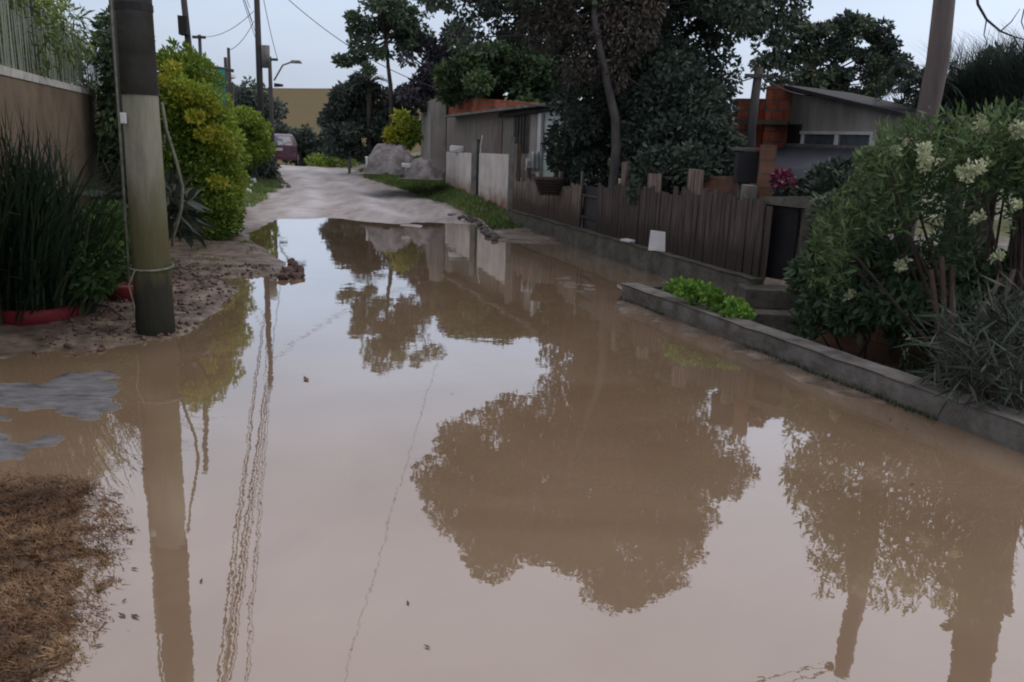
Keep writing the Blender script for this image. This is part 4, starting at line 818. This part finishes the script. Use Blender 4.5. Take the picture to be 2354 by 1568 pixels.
# low brown wall behind fence
a_ = D(1430, 430, 12.6); b_ = D(1740, 430, 10.6); o = wall('brick_wall', a_, b_, 0, D(1430, 405, 12.6)[2], D(1740, 405, 10.6)[2], .12, MT['tan']); tag(o, 'dim brown brick wall just behind the dark pickets', 'wall')
# tree behind right house
def spot(rows, y, tone=(.2, .7)): return [[*D(u_, v_, y+RNG.uniform(-.6, .6)), r_*1.1, r_, r_*.62, RNG.uniform(*tone)] for u_, v_, r_ in rows]
y = 31.
cl = spot(((1800, 80, .55), (1840, 60, .5), (1880, 75, .45), (1930, 65, .45), (1980, 75, .5), (2015, 95, .45), (1960, 105, .6), (2010, 130, .5), (1900, 110, .5), (1850, 120, .5), (1800, 140, .6), (2040, 150, .45), (2060, 165, .3), (1995, 165, .5), (1940, 175, .45), (1890, 180, .5), (1840, 180, .55), (1790, 190, .45), (2020, 195, .35), (1960, 215, .4), (1900, 215, .4), (1990, 225, .3), (1850, 215, .4), (1760, 130, .5), (1770, 60, .5), (1945, 60, .3), (2035, 110, .3), (1860, 200, .4)), y)
cl = [[*c[:3], c[3]*1.42, c[4]*1.42, c[5]*1.42, c[6]] for c in cl]
c2 = []
for c in cl: c2 += subclumps(c[:3], np.array(c[3:6])*1.0, 6, .2, (.1, .9))
tb2 = D(1790, 300, y)
tree('spreading_tree', (tb2[0], y, -.2), [(tb2[0], y, -.2), (tb2[0]+.1, y, 1.6), (tb2[0]+.5, y, 3.0), D(1850, 170, y), D(1900, 120, y)], .2, .08, c2, 24000, .16, .5, LM['dark'], MT['bark'], 'spreading dark tree with sky gaps behind the grey gable roof', nl=50, lr=.06)
# cluster of trees behind the shack: dark mass left of big tree
y = 27.
def mass(name, rows, y, n, ls, lm, label, trunk, r0=.12, group=None, sub=5, sr=.28, asp=.5, cat='tree', nl=14, gap=1., droop=.15, shell=.5, rf=1.):
    cl = []
    for u_, v_, r_ in rows:
        c = D(u_, v_, y+RNG.uniform(-.8, .8)); cl += [[*q[:3], q[3], q[4], q[5], q[6]] for q in subclumps(c, (r_*rf, r_*rf, r_*.75*rf), sub, sr*gap, (.1, .85), fill=.3)]
    tr0 = D(*trunk[0], y); zb = hz(tr0[0], y)-.1
    return tree(name, (tr0[0], y, zb), [(tr0[0], y, zb)]+[D(*q, y) for q in trunk], r0, r0*.35, cl, n, ls, asp, lm, MT['bark'], label, cat, group, nl=nl, lr=.05, droop=droop, shell=shell)
mass('tall_tree', ((1080, 140, .8), (1120, 120, .8), (1190, 125, .9), (1140, 150, .9), (1200, 160, .9), (1250, 150, 1.), (1240, 180, .9), (1170, 190, 1.), (1300, 170, .9), (1290, 200, .8), (1100, 180, .7), (1230, 220, .8), (1060, 190, .6)), 23.5, 26000, .17, LM['mid'], 'tall mid green tree behind the orange brick gable', ((1150, 260), (1150, 200), (1150, 140)), nl=26)
mass('bare_tree', ((950, 100, .8), (985, 140, .9), (1020, 110, .9), (960, 175, .9), (1010, 190, 1.0), (1060, 160, .9), (940, 215, .8), (985, 225, .8), (1050, 215, .8), (1100, 205, .7), (1040, 80, .6)), 28, 13000, .15, LM['purple'], 'dull purplish half bare tree behind the grey house corner', ((1000, 290), (995, 200), (990, 110)), nl=40, gap=.9)
# sparse umbrella tree
cl = []
y = 27.5
for u_, v_, r_ in ((860, 15, .5), (885, 30, .5), (830, 55, .4), (870, 60, .55), (905, 45, .5), (935, 60, .5), (910, 75, .4), (822, 70, .3), (840, 85, .3), (890, 0, .5), (850, -10, .4), (925, 15, .5), (960, 30, .5), (815, 98, .18), (832, 112, .2), (812, 38, .2), (860, 118, .3), (890, 125, .3), (828, 135, .15), (845, 160, .12), (930, 100, .3), (960, 80, .4), (875, -40, .5), (930, -35, .6), (980, 0, .5), (795, 140, .14), (785, 138, .1)):
    c = D(u_, v_, y+RNG.uniform(-.7, .7)); cl += subclumps(c, (r_*1.2, r_*1.2, r_*.4), 6, max(.14, r_*.38), (.2, .95))
tt = D(905, 300, y); e = tree('sparse_tree', (tt[0], y, hz(tt[0], y)-.1), [(tt[0], y, hz(tt[0], y)-.1), D(900, 250, y), D(898, 200, y), D(892, 150, y), D(888, 90, y), D(885, 20, y)], .09, .035, cl, 8500, .13, .55, LM['sparse'], MT['bark'], 'airy umbrella shaped tree with flat leaf clumps at the left of the tree line', nl=60, lr=.045)
# palm-like banana & hedge behind crest
y = 29.5
mass('rounded_tree', ((790, 245, .6), (810, 220, .6), (840, 230, .7), (875, 240, .7), (772, 280, .6), (790, 280, .9), (840, 290, .9), (880, 300, .7), (775, 325, .7), (815, 330, .9), (860, 335, .8), (900, 260, .7), (930, 260, .7), (940, 300, .7), (830, 200, .45)), y, 22000, .16, LM['far'], 'dark rounded tree filling the bend at the end of the road', ((868, 350), (860, 260)), nl=10, cat='tree')
mass('low_tree', ((690, 325, .9), (720, 332, .9), (665, 312, .8), (650, 330, .8), (700, 355, .8), (740, 350, .8), (640, 305, .6), (715, 318, .7), (745, 365, .7), (780, 365, .7)), 45, 12000, .2, LM['far'], 'low bushy tree just behind the maroon car', ((690, 360), (690, 320)), nl=6, cat='tree', rf=1.1, sr=.35)
mass('low_tree', ((560, 220, 1.2), (590, 225, 1.2), (610, 240, 1.2), (575, 250, 1.4), (600, 265, 1.2), (545, 240, 1.2)), 60, 6000, .3, LM['far'], 'dark low tree at the foot of the mid pole against the hill', ((580, 290), (580, 240)), nl=6, cat='tree', sr=.6)
mass('weedy_bush', ((760, 360, .25), (775, 365, .25), (745, 368, .25), (800, 362, .22), (820, 372, .2), (730, 372, .2)), 34, 1600, .13, LM['hedge'], 'low yellowish weeds at the far end of the road', ((770, 375), (770, 368)), cat='bush', r0=.02, nl=6)
# fronds above rounded tree
def fronds(name, top, n, ln, lm, label, trunk_base, r=.1, leaflet=.35, updeg=(10, 75), nl=26, group=None, droopk=.9, w_=.03, parentlbl='palm', azr=None):
    e = empty(name, tuple(trunk_base), 0, label, 'palm tree', group)
    MB().tube([trunk_base, (np.array(trunk_base)+np.array(top))/2, top], [r*1.2, r, r*.9], 10).build('trunk', MT['bark'], e, smooth=True)
    s = MB(); V = []; T = []; top = np.array(top, float)
    for i in range(n):
        az = 2*pi*i/n+RNG.uniform(-.3, .3) if azr is None else RNG.uniform(*azr); el = radians(RNG.uniform(*updeg)); L_ = ln*RNG.uniform(.8, 1.1); out = np.array([cos(az), sin(az), 0]); pts = []
        for k in range(9):
            t_ = k/8; pts.append(top+out*L_*(cos(el)*t_+.15*t_**2)+np.array([0, 0, L_*(sin(el)*t_-droopk*.75*t_**2.2)]))
        s.tube(pts, [w_*(1-.8*k/8) for k in range(9)], 5); pts = np.array(pts); tn = RNG.uniform(.1, .7)
        side = np.cross(out, [0, 0, 1])
        for k in range(nl):
            t_ = .12+.88*k/nl; j = min(int(t_*8), 7); q = pts[j]+(pts[j+1]-pts[j])*(t_*8-j); tg = unit(pts[j+1]-pts[j])
            for sg_ in (-1, 1):
                dr = unit(side*sg_*1.0+tg*.75+np.array([0, 0, .25])+RNG.normal(0, .12, 3)); l2 = leaflet*(sin(pi*min(1, t_*.85+.12)))*RNG.uniform(.8, 1.1); wv = unit(np.cross(dr, [0, 0, 1.]))*l2*.035
                m_ = q+dr*l2*.5; V += [q, m_+wv, q+dr*l2+[0, 0, -l2*.15], m_-wv]; T += [np.clip(tn+RNG.normal(0, .12), 0, 1)]*4
    s.build('leaf_stalks', LMs, e); fastmesh('crown', np.array(V), np.arange(len(V)), T, lm, e); return e
LMs = mat('frond_stalk', (.05, .06, .04), (.03, .035, .025), 5)
fp = D(848, 195, 29); fronds('palm_tree', fp, 12, 1.0, LM['far'], 'small drooping palm poking above the dark rounded tree', (fp[0], 29, .2), r=.08, leaflet=.45, nl=14)
# yellow plant and rubble mound on verge
cl = [[*D(u_, v_, 23.6), r_, r_, r_, t_] for u_, v_, r_, t_ in ((900, 305, .14, .8), (915, 270, .13, .8), (928, 262, .1, .7), (930, 300, .2, .6), (912, 310, .16, .7), (945, 285, .2, .3), (950, 310, .2, .2), (895, 315, .12, .9), (935, 325, .2, .3))]
shrub('yellow_shrub', (*D(925, 345, 23.6)[:2], .5), cl, 1700, .13, .4, LM['yellow'], 'yellow leaved shrub above the grey rubble heap', 'shrub')
def heap(name, u0, u1, vb, vt, Y, label, mt, dep=1.0, seed=1):
    a = D(u0, vb, Y); b = D(u1, vb, Y); zt_ = D((u0+u1)/2, vt, Y)[2]; cx_ = (a[0]+b[0])/2; w_ = (b[0]-a[0])/2; zb = min(a[2], b[2])-.15; n = 40
    xs = np.linspace(-1, 1, n); X_, Y_ = np.meshgrid(xs, xs); R_ = np.sqrt(X_**2+Y_**2)+vnoise(X_, Y_, .5, seed)*.14; Z_ = (1-np.clip(R_, 0, 1)**3.2)**.7*(zt_-zb)*(1+.35*vnoise(X_, Y_, .4, seed+1)+.2*vnoise(X_, Y_, .13, seed+2))
    s = MB(); s.add(np.stack([cx_+X_*w_, Y+Y_*dep, zb+Z_], -1).reshape(-1, 3), [(j*n+i, j*n+i+1, (j+1)*n+i+1, (j+1)*n+i) for j in range(n-1) for i in range(n-1)])
    o = s.build(name, mt, None, loc=(cx_, Y, zb), smooth=True); tag(o, label, 'heap'); return o
heap('rubble_heap', 838, 962, 380, 338, 21.5, 'grey rounded rubble heap on the grassy verge', MT['tarp'], 1.0, 3)
heap('gravel_heap', 925, 1020, 392, 366, 21.0, 'low dark grey gravel heap right of the rounded rubble heap', MT['tarp'], .8, 7)
for u_, v_, y_, lb in ((933, 380, 20.5, 'white litter scrap at the foot of the rubble heap'), (843, 372, 21, 'short pale stake left of the rubble heap')):
    q = D(u_, v_, y_); o = MB().box((0, 0, 0), (.2, .12, .06) if 'litter' in lb else (.07, .07, .26), jit=.02).build('litter' if 'litter' in lb else 'stake', MT['cleanwhite'], None, loc=tuple(q), local=True, rot=(0, 0, random.random())); tag(o, lb, 'litter' if 'litter' in lb else 'stake')
q = D(803, 372, 29); o = MB().tube([(q[0], 29, 0), (q[0], 29, .8)], .05, 6).build('stake', MT['concrete'], None, loc=(q[0], 29, 0)); tag(o, 'thin grey stake at the far right edge of the road crest', 'stake')
# ------------------------------------------------------------------ right garden
# flowering shrub
cl = []
rg = np.random.default_rng(3)
for k in range(190):
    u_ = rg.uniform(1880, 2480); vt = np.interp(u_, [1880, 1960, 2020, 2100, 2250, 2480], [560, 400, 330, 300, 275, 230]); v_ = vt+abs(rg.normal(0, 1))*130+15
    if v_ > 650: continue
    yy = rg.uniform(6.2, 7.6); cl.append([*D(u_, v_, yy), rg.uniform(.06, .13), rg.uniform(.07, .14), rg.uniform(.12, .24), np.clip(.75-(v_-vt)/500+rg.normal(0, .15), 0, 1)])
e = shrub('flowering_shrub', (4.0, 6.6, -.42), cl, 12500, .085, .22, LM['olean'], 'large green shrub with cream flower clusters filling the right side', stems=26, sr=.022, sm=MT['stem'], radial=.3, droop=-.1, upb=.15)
for u_, v_, r_, y_ in ((2130, 355, .085, 6.0), (2235, 392, .085, 5.9), (2250, 500, .05, 6.0), (2258, 292, .06, 6.4), (2345, 300, .07, 6.2), (2070, 608, .045, 6.4), (1955, 675, .03, 6.8), (2095, 325, .05, 6.4), (2290, 590, .03, 6.0), (2060, 345, .03, 6.3), (2335, 470, .03, 6.0)):
    c = D(u_, v_, y_); r_ *= .85; fc = [[*(c+RNG.normal(0, r_*.48, 3)), r_*.3, r_*.3, r_*.22, RNG.uniform(.1, .8)] for _ in range(9)]; leaves('flower_cluster', fc, max(50, int(300*r_/.09)), .032, .55, LM['flower'], e, radial=.8, shell=.5)
# lower garden foliage
def lowplants(rows, n, ls, asp, lm, label, name, base, cat='plant', **kw):
    cl = [[*D(u_, v_, y_), r_, r_, r_*.8, t_] for u_, v_, y_, r_, t_ in rows]; return shrub(name, base, cl, n, ls, asp, lm, label, cat, **kw)
lowplants([(1870, 620, 8.2, .2, .4), (1900, 640, 8., .22, .5), (1950, 640, 7.8, .22, .4), (1990, 600, 7.6, .25, .5), (1850, 650, 8.2, .15, .6), (1930, 560, 8., .25, .3), (2040, 640, 7.2, .2, .4), (2000, 690, 7.0, .2, .3), (1890, 700, 7.6, .2, .2), (1960, 720, 7., .2, .2), (2080, 700, 6.6, .2, .3), (1870, 740, 7.3, .15, .1)], 5200, .09, .4, LM['mid'], 'tangled low green plants between the gate and the flowering shrub', 'garden_plants', (3.2, 7.6, -.4))
lowplants([(1900, 415, 9.6, .2, .4), (1940, 405, 9.6, .22, .3), (1910, 455, 9.3, .26, .3), (1875, 450, 9.6, .18, .2), (1950, 440, 9.2, .25, .3), (1940, 500, 9, .25, .2), (1880, 520, 9.1, .2, .1)], 5200, .085, .5, LM['dark'], 'dark glossy bush behind the gate, under the awning', 'dark_bush', (3.7, 9.5, -.3), 'bush')
lowplants([(1900, 470, 8.4, .12, .8), (1925, 500, 8.3, .14, .6), (1885, 500, 8.4, .1, .6), (1945, 480, 8.3, .1, .7), (1915, 535, 8.3, .12, .4)], 900, .08, .35, LM['sparse'], 'pale green sprig plant beside the gate top', 'sprig_plant', (3.35, 8.5, -.4))
lowplants([(2010+i*42, 600+((i*37) % 90), 7.0+(i % 3)*.35, .24, .15+.1*(i % 4)) for i in range(9)]+[(2040+i*50, 700+((i*53) % 70), 6.6+(i % 3)*.3, .2, .1+.1*(i % 3)) for i in range(7)], 9000, .085, .35, LM['mid'], 'dense dark leaves filling the space under the flowering shrub', 'undergrowth', (3.9, 7.2, -.42), 'undergrowth')
# weeds behind kerb
lowplants([(1560, 655, 8.1, .07, .5), (1580, 665, 7.95, .09, .8), (1610, 668, 7.9, .09, .7), (1640, 685, 7.7, .09, .5), (1660, 700, 7.6, .08, .4), (1690, 708, 7.5, .09, .8), (1710, 722, 7.4, .07, .9), (1600, 690, 7.85, .06, .3), (1545, 658, 8.2, .05, .4), (1675, 725, 7.4, .05, .6)], 1500, .055, .6, LM['bright'], 'bright green leafy weeds growing behind the start of the kerb', 'weeds', (*P(1630, 700, -.1)[:2], -.35), stems=16, sr=.006)
# grey twiggy plant bottom right
cl = [[*D(u_, v_, y_), r_, r_, r_, t_] for u_, v_, y_, r_, t_ in ((2200, 800, 5.3, .2, .5), (2260, 760, 5.5, .22, .6), (2320, 800, 5.2, .22, .6), (2290, 850, 5.0, .2, .5), (2230, 860, 5.1, .16, .4), (2340, 880, 4.9, .16, .5), (2360, 740, 5.4, .25, .6), (2180, 850, 5.4, .14, .4), (2400, 820, 5.1, .25, .5))]
shrub('twiggy_plant', (3.35, 5.3, -.42), cl, 1500, .20, .07, LM['greygreen'], 'grey green twiggy plant behind the kerb in the lower right', 'plant', stems=22, sr=.007, radial=.2)
blades('grass_tuft', (*P(2040, 930, -.4)[:2], -.42), 120, .5, .3, .014, LM['greygreen'], 'thin dark grass tuft behind the middle of the kerb', 'grass tuft', rad=.2, toneb=(.0, .6))
blades('grass_tuft', (*P(1960, 860, -.4)[:2], -.42), 120, .4, .3, .014, LM['mid'], 'short green tuft behind the kerb below the brick steps', 'grass tuft', rad=.2, toneb=(.0, .6))
# brick bits in the garden
a_ = D(1880, 690, 8.0); b_ = D(2060, 700, 7.2); o = wall('low_brick_wall', a_, b_, -.5, D(1880, 668, 8)[2], D(2060, 668, 7.2)[2], .14, MT['tan']); tag(o, 'low dark red brick wall behind the garden plants', 'wall')
a_ = D(2120, 600, 8.4); b_ = D(2330, 600, 7.6); o = wall('terracotta_wall', a_, b_, -.4, D(2120, 600, 8.4)[2], D(2330, 600, 7.6)[2], .14, MT['terracotta']); tag(o, 'terracotta wall glimpsed through the stems of the flowering shrub', 'wall')
a_ = D(2125, 720, 6.6); o = MB().box((0, 0, 0), (.42, .2, .06), jit=.008).build('concrete_slab', MT['concrete'], None, loc=(a_[0], a_[1], a_[2]), local=True, rot=(0, 0, -.2)); tag(o, 'small grey slab on bricks below the flowering shrub', 'slab')
a2_ = D(2125, 770, 6.6); MB
# red stems of the shrub
s = MB()
for u0, v0, u1, v1 in ((2170, 870, 2165, 590), (2175, 870, 2190, 610), (2165, 860, 2140, 620), (2180, 860, 2300, 640), (2290, 720, 2330, 620)):
    a_ = D(u0, v0, 6.1); b_ = D(u1, v1, 6.2); s.tube([a_, (a_+b_)/2+[.01, 0, 0], b_], [.03, .024, .018], 7)
s.build('main_stems', MT['stem'], e, smooth=True)
# flower pot with magenta flowers
q = D(1798, 418, 9.1); lt = D(1798, 452, 9.1)[2]
e = empty('potted_flowers', (q[0], 9.1, lt+.01), 0, 'pink and magenta flowers in a pot on the gate lintel', 'potted plant')
MB().tube([(q[0], 9.1, lt+.005), (q[0], 9.1, lt+.09)], [.07, .09], 14).build('pot', MT['gate'], e); leaves('flowers', [[q[0], 9.1, q[2]+.02, .11, .11, .09, .5]], 420, .05, .6, LM['magenta'], e, radial=.7, shell=.6); leaves('foliage', [[q[0]+.03, 9.12, q[2]-.06, .12, .12, .07, .4]], 200, .06, .5, LM['dark'], e)
# palms right
pt = D(2108, 165, 12)
fronds('palm_tree', (pt[0]+.12, 12, pt[2]-.1), 13, .62, LM['palm'], 'palm with a fan of fine fronds spreading left of the brown wooden pole', (pt[0]+.25, 12, -.4), r=.06, leaflet=.42, nl=22, updeg=(-10, 60), w_=.012)
for u_, v_, y_, lb in ((2225, 265, 12.3, 'dark spiky palm just right of the brown wooden pole'), (2305, 245, 12.0, 'middle dark spiky palm at the upper right'), (2395, 235, 11.6, 'dark spiky palm cut by the right edge of the picture')):
    pt = D(u_, v_, y_); e = empty('palm_tree', (pt[0], y_, -.4), 0, lb, 'palm tree')
    MB().tube([(pt[0], y_, -.4), (pt[0]+.02, y_, .6), (pt[0], y_, pt[2])], [.13, .11, .10], 10).build('trunk', MT['bark'], e, smooth=True)
    blades('crown', (pt[0], y_, pt[2]-.1), 1000, 1.15, 1.0, .018, LM['palm'], '', arch=.35, rad=.42, parent=e, toneb=(0, .8))
y = 13.2
mass('dark_shrub_tree', ((2110, 260, .4), (2160, 230, .45), (2200, 260, .5), (2250, 230, .6), (2300, 240, .6), (2350, 230, .6), (2150, 290, .4), (2220, 300, .5), (2300, 300, .5), (2070, 290, .3), (2380, 280, .6), (2280, 180, .4), (2340, 170, .45)), 13.5, 16000, .13, LM['palm'], 'dark leafy mass under the palms at the right', ((2250, 380), (2250, 280)), cat='tree', sr=.25, nl=10)
# bare branch top right
s = MB(); s.tube([D(u_, v_, 9.5) for u_, v_ in ((2240, -60), (2248, 10), (2268, 45), (2300, 72), (2330, 84), (2370, 95))], [.02, .016, .014, .011, .008, .005], 6)
for q in (((2300, 72), (2325, 50), (2345, 20)), ((2268, 45), (2262, 80), (2270, 100)), ((2330, 84), (2345, 110), (2352, 130)), ((2355, 20), (2348, 50), (2362, 90))): s.tube([D(*p_, 9.5) for p_ in q], [.008, .006, .003], 5)
e = empty('bare_branches', tuple(D(2370, 95, 9.5)), 0, 'thin bare branches against the sky in the upper right corner', 'branch')
s.build('twigs', MT['bark'], e, smooth=True)
# ------------------------------------------------------------------ grass
def grass_pts(n, xr0, yr0, test):
    X_ = RNG.uniform(*xr0, n); Y_ = RNG.uniform(*yr0, n); k = test(X_, Y_); X_, Y_ = X_[k], Y_[k]; return X_, Y_, height(X_, Y_)
def grass_obj(name, X_, Y_, Z_, h, w_, mt, lean=.5, tone=None, flat=0):
    n = len(X_); az = RNG.uniform(0, 2*pi, n); hh = h*RNG.uniform(.4, 1.3, n); base = np.stack([X_, Y_, Z_-.01], -1); sd = np.stack([np.cos(az), np.sin(az), 0*az], -1)*(w_/2); ln = np.stack([np.cos(az+1.4), np.sin(az+1.4), 0*az], -1)*(hh*lean*RNG.uniform(.3, 1.3, n))[:, None]
    up_ = np.stack([0*hh, 0*hh, hh*(1-flat)], -1); V = np.stack([base-sd, base+sd, base+sd*.6+ln*.45+up_*.6, base+ln+up_], 1)
    t_ = np.clip((RNG.normal(.5, .25, n) if tone is None else tone), 0, 1)
    o = fastmesh(name, V, np.arange(4*n), np.repeat(t_, 4), mt); tag(o, kind='stuff'); return o
def tverge(X_, Y_):
    xl, xr = edges(Y_); g = vnoise(X_, Y_, .5, 4)*.8; return (X_ > xr-.05+g*.35) & (sdf(WP, X_, Y_) > .12) & (g > -.33) & ((X_ < kx(Y_)-.05) | (Y_ > 16.3))
X_, Y_, Z_ = grass_pts(130000, (-7, 1.), (15.0, 31), tverge)
o = grass_obj('grass', X_, Y_, Z_, .085, .022, LM['grass'], tone=.45+vnoise(X_, Y_, .9, 21)*.9+RNG.normal(0, .12, len(X_))); tag(o, 'short green grass on the verge right of the road', 'grass')
def tleft(X_, Y_):
    xl, xr = edges(Y_); g = vnoise(X_, Y_, .5, 4)*.8; return (X_ < xl-.08+g*.4) & (X_ > xl-2.2) & (sdf(WP, X_, Y_) > .25)
X_, Y_, Z_ = grass_pts(60000, (-10, -3.4), (15.8, 30), tleft)
o = grass_obj('grass', X_, Y_, Z_, .09, .024, LM['grass'], tone=.55+vnoise(X_, Y_, .9, 22)*.9); tag(o, 'short green grass on the left bank beside the hedge', 'grass')
X_, Y_, Z_ = grass_pts(5000, (-5, -2.6), (9.5, 14), lambda X_, Y_: (sdf(WP, X_, Y_) > .15) & (vnoise(X_, Y_, .4, 9) > .05) & (X_ < -3.5+.0*Y_))
o = grass_obj('grass', X_, Y_, Z_, .05, .012, LM['grass'], tone=.3+0*X_); tag(o, 'thin grass on the muddy bank in front of the hedge', 'grass')
# grass along the kerb foot and the ledge foot
t_ = RNG.random(6000)*6.4; q = K0[:2][None]+kd[None]*t_[:, None]+np.array([-kd[1], kd[0]])[None]*(-np.abs(RNG.normal(0, .03, 6000)))[:, None]-[.0, 0]
k = vnoise(q[:, 0], q[:, 1], .5, 31) > -.05
o = grass_obj('grass', q[k, 0], q[k, 1], np.zeros(k.sum())+.0, .045, .008, LM['olean'], tone=.25+RNG.normal(0, .15, k.sum())); tag(o, 'thin green weeds along the water side foot of the kerb', 'grass')
# dry stubble
X_, Y_, Z_ = grass_pts(170000, (-4.2, -.8), (1.9, 4.1), lambda X_, Y_: sdf(GP, X_, Y_)+vnoise(X_, Y_, .09, 41)*.12+vnoise(X_, Y_, .025, 43)*.05-.03+RNG.exponential(.03, len(X_)) < .03)
Z_ = np.maximum(Z_, -.005)
o = grass_obj('dry_grass', X_, Y_, Z_+.006, .026, .0062, LM['dry'], lean=1.5, flat=.35, tone=.45+vnoise(X_, Y_, .25, 42)*.9+RNG.normal(0, .15, len(X_))); tag(o, 'matted dry brown stubble rising from the lower left of the puddle', 'grass')
# garden soil cover behind kerb
X_, Y_, Z_ = grass_pts(16000, (1.4, 6.), (4., 9.), lambda X_, Y_: X_ > kx(Y_)+.3)
o = grass_obj('ground_cover', X_, Y_, Z_, .13, .018, LM['mid'], tone=.1+RNG.normal(0, .12, len(X_))); tag(o, 'dark ground cover in the sunken garden behind the kerb', 'ground cover')
# ------------------------------------------------------------------ stones, clods, debris
def clod_mesh(sd_):
    rg = np.random.default_rng(sd_); s = MB(); n = 8; m_ = 5; vs = [(0, 0, -.5)]; 
    for j in range(1, m_):
        for i in range(n):
            th = pi*j/m_; ph = 2*pi*i/n; r_ = .5*rg.uniform(.7, 1.25); vs.append((r_*sin(th)*cos(ph), r_*sin(th)*sin(ph), -r_*cos(th)))
    vs.append((0, 0, .5)); fs = [(0, 1+(i+1) % n, 1+i) for i in range(n)]
    for j in range(m_-2):
        for i in range(n): a = 1+j*n+i; b = 1+j*n+(i+1) % n; fs.append((a, b, b+n, a+n))
    fs += [(1+(m_-2)*n+i, 1+(m_-2)*n+(i+1) % n, len(vs)-1) for i in range(n)]; s.add(vs, fs); return s
protos = [clod_mesh(i).build('stone', MT['rock'], None, loc=(0, -200-i, -5), smooth=False, local=True).data for i in range(4)]
for o in [o for o in COL.objects if o.name.startswith('stone')]: bpy.data.objects.remove(o)
mprotos = []
for d_ in protos: c = d_.copy(); c.materials.clear(); c.materials.append(MT['mudrock']); mprotos.append(c)
def stone(name, p, sx, label, cat, group, mud=False):
    o = bpy.data.objects.new(name, random.choice(mprotos if mud else protos)); COL.objects.link(o); o.location = tuple(p); o.scale = (sx*random.uniform(.8, 1.5), sx*random.uniform(.8, 1.3), sx*random.uniform(.4, .8)); o.rotation_euler = (random.uniform(-.3, .3), random.uniform(-.3, .3), random.uniform(0, 6)); tag(o, label, cat, group); return o
for u_, v_, sz in ((662, 622, .16), (675, 608, .13), (684, 620, .15), (690, 632, .12), (678, 634, .12), (668, 600, .09), (650, 636, .10), (697, 634, .05)):
    stone('mud_clod', P(u_, v_, .03), sz, 'reddish mud clod in the pile at the tip of the mud spit', 'mud clod', 'mud clods at the tip of the spit', True)
for i in range(60):
    t_ = random.random(); u_ = 1030+t_*115; v_ = np.interp(u_, [1030, 1060, 1100, 1120, 1150], [497, 497, 512, 535, 555])+random.uniform(-7, 5)
    stone('stone', P(u_, v_, .02), random.uniform(.05, .14), 'dark stone at the far right shore where the verge meets the puddle', 'stone', 'stones along the far right shore')
for i in range(22):
    u_ = random.uniform(610, 665); v_ = np.interp(u_, [610, 665], [385, 425])+random.uniform(-3, 8); p = P(u_, v_, .18); p[2] = hz(p[0], p[1])+.02
    stone('stone', p, random.uniform(.06, .2), 'pale stone at the left road edge near the rounded shrub', 'stone', 'stones at the left road edge')
n = 5200; X_ = RNG.uniform(-4.6, -2.2, n); Y_ = RNG.uniform(5.6, 10.2, n); k = (sdf(WP, X_, Y_) > -.02) & (X_ > -3.55-(Y_-6)*.35); X_, Y_ = X_[k], Y_[k]; Z_ = height(X_, Y_); n = len(X_)
s_ = .004+.026*RNG.random(n)**4; base = np.array([[1, 0, 0], [0, 1, 0], [-1, 0, 0], [0, -1, 0], [0, 0, .8], [0, 0, -.5]]); V = (base[None]*(s_[:, None, None])*RNG.uniform(.6, 1.4, (n, 6, 3)))+np.stack([X_, Y_, Z_+s_*.3], -1)[:, None]
fi = np.array([[0, 1, 4], [1, 2, 4], [2, 3, 4], [3, 0, 4], [1, 0, 5], [2, 1, 5], [3, 2, 5], [0, 3, 5]])[None]+(np.arange(n)*6)[:, None, None]
o = fastmesh('gravel_and_leaf_litter', V, fi, np.zeros(n*6), MT['mudrock'], k=3); tag(o, 'brown clods and leaf litter on the muddy left bank', 'litter', kind='stuff')
# litter on left grass
for u_, v_, sz, lb in ((572, 452, .13, 'white scrap low in the left grass'), (583, 432, .15, 'pale green crumpled scrap in the left grass'), (577, 440, .08, 'tiny white scrap between two larger ones in the left grass'), (612, 408, .1, 'round white scrap beside the stones at the left road edge')):
    p = P(u_, v_, .1); p[2] = hz(p[0], p[1])+.05; o = MB().box((0, 0, 0), (sz, sz*.6, sz*.8), jit=.03).build('litter', MT['cleanwhite'], None, loc=tuple(p), local=True, bevel=.01); tag(o, lb, 'litter')
# floating debris
lfm = MB().add([(0, 0, 0), (.03, .012, .004), (.07, 0, .006), (.03, -.012, .002)], [(0, 1, 2, 3)])
fm = lfm.build('floating_leaf', MT['mudrock'], None, loc=(0, 0, -3), local=True); fd_ = fm.data; bpy.data.objects.remove(fm)
for i, (u_, v_) in enumerate([(708, 877), (775, 688), (300, 1095), (290, 1218), (275, 1235), (310, 1216), (300, 1305), (285, 1310), (300, 1412), (290, 1418), (2020, 968), (2045, 966), (2083, 982), (1420, 728), (1680, 1010), (1035, 905), (300, 1250), (330, 1080), (460, 1340), (990, 1490), (940, 1390), (2100, 1110), (265, 1330), (280, 1385), (240, 1480), (560, 720), (575, 700), (545, 760)]):
    o = bpy.data.objects.new('floating_leaf', fd_); COL.objects.link(o); p = P(u_, v_, .004); o.location = tuple(p); k = random.uniform(.3, .7)*(3.2 if i < 2 else 1); o.scale = (k, k, k); o.rotation_euler = (0, 0, random.uniform(0, 6)); tag(o, 'small dark leaf floating on the puddle', 'leaf', 'leaves floating on the puddle')
# roots/sticks near left shore
for j, (u0, v0, u1, v1) in enumerate(((210, 700, 290, 735), (200, 640, 280, 690), (180, 600, 250, 700))):
    a_ = P(u0, v0, .12); b_ = P(u1, v1, .05); o = MB().tube([a_, (a_+b_)/2+[0, 0, .05], b_], [.012, .01, .006], 6).build('stick', MT['bark'], None, loc=tuple(a_)); tag(o, ('longest', 'middle', 'steepest')[j]+' dry stick lying between the strap leaves and the concrete pole', 'stick')
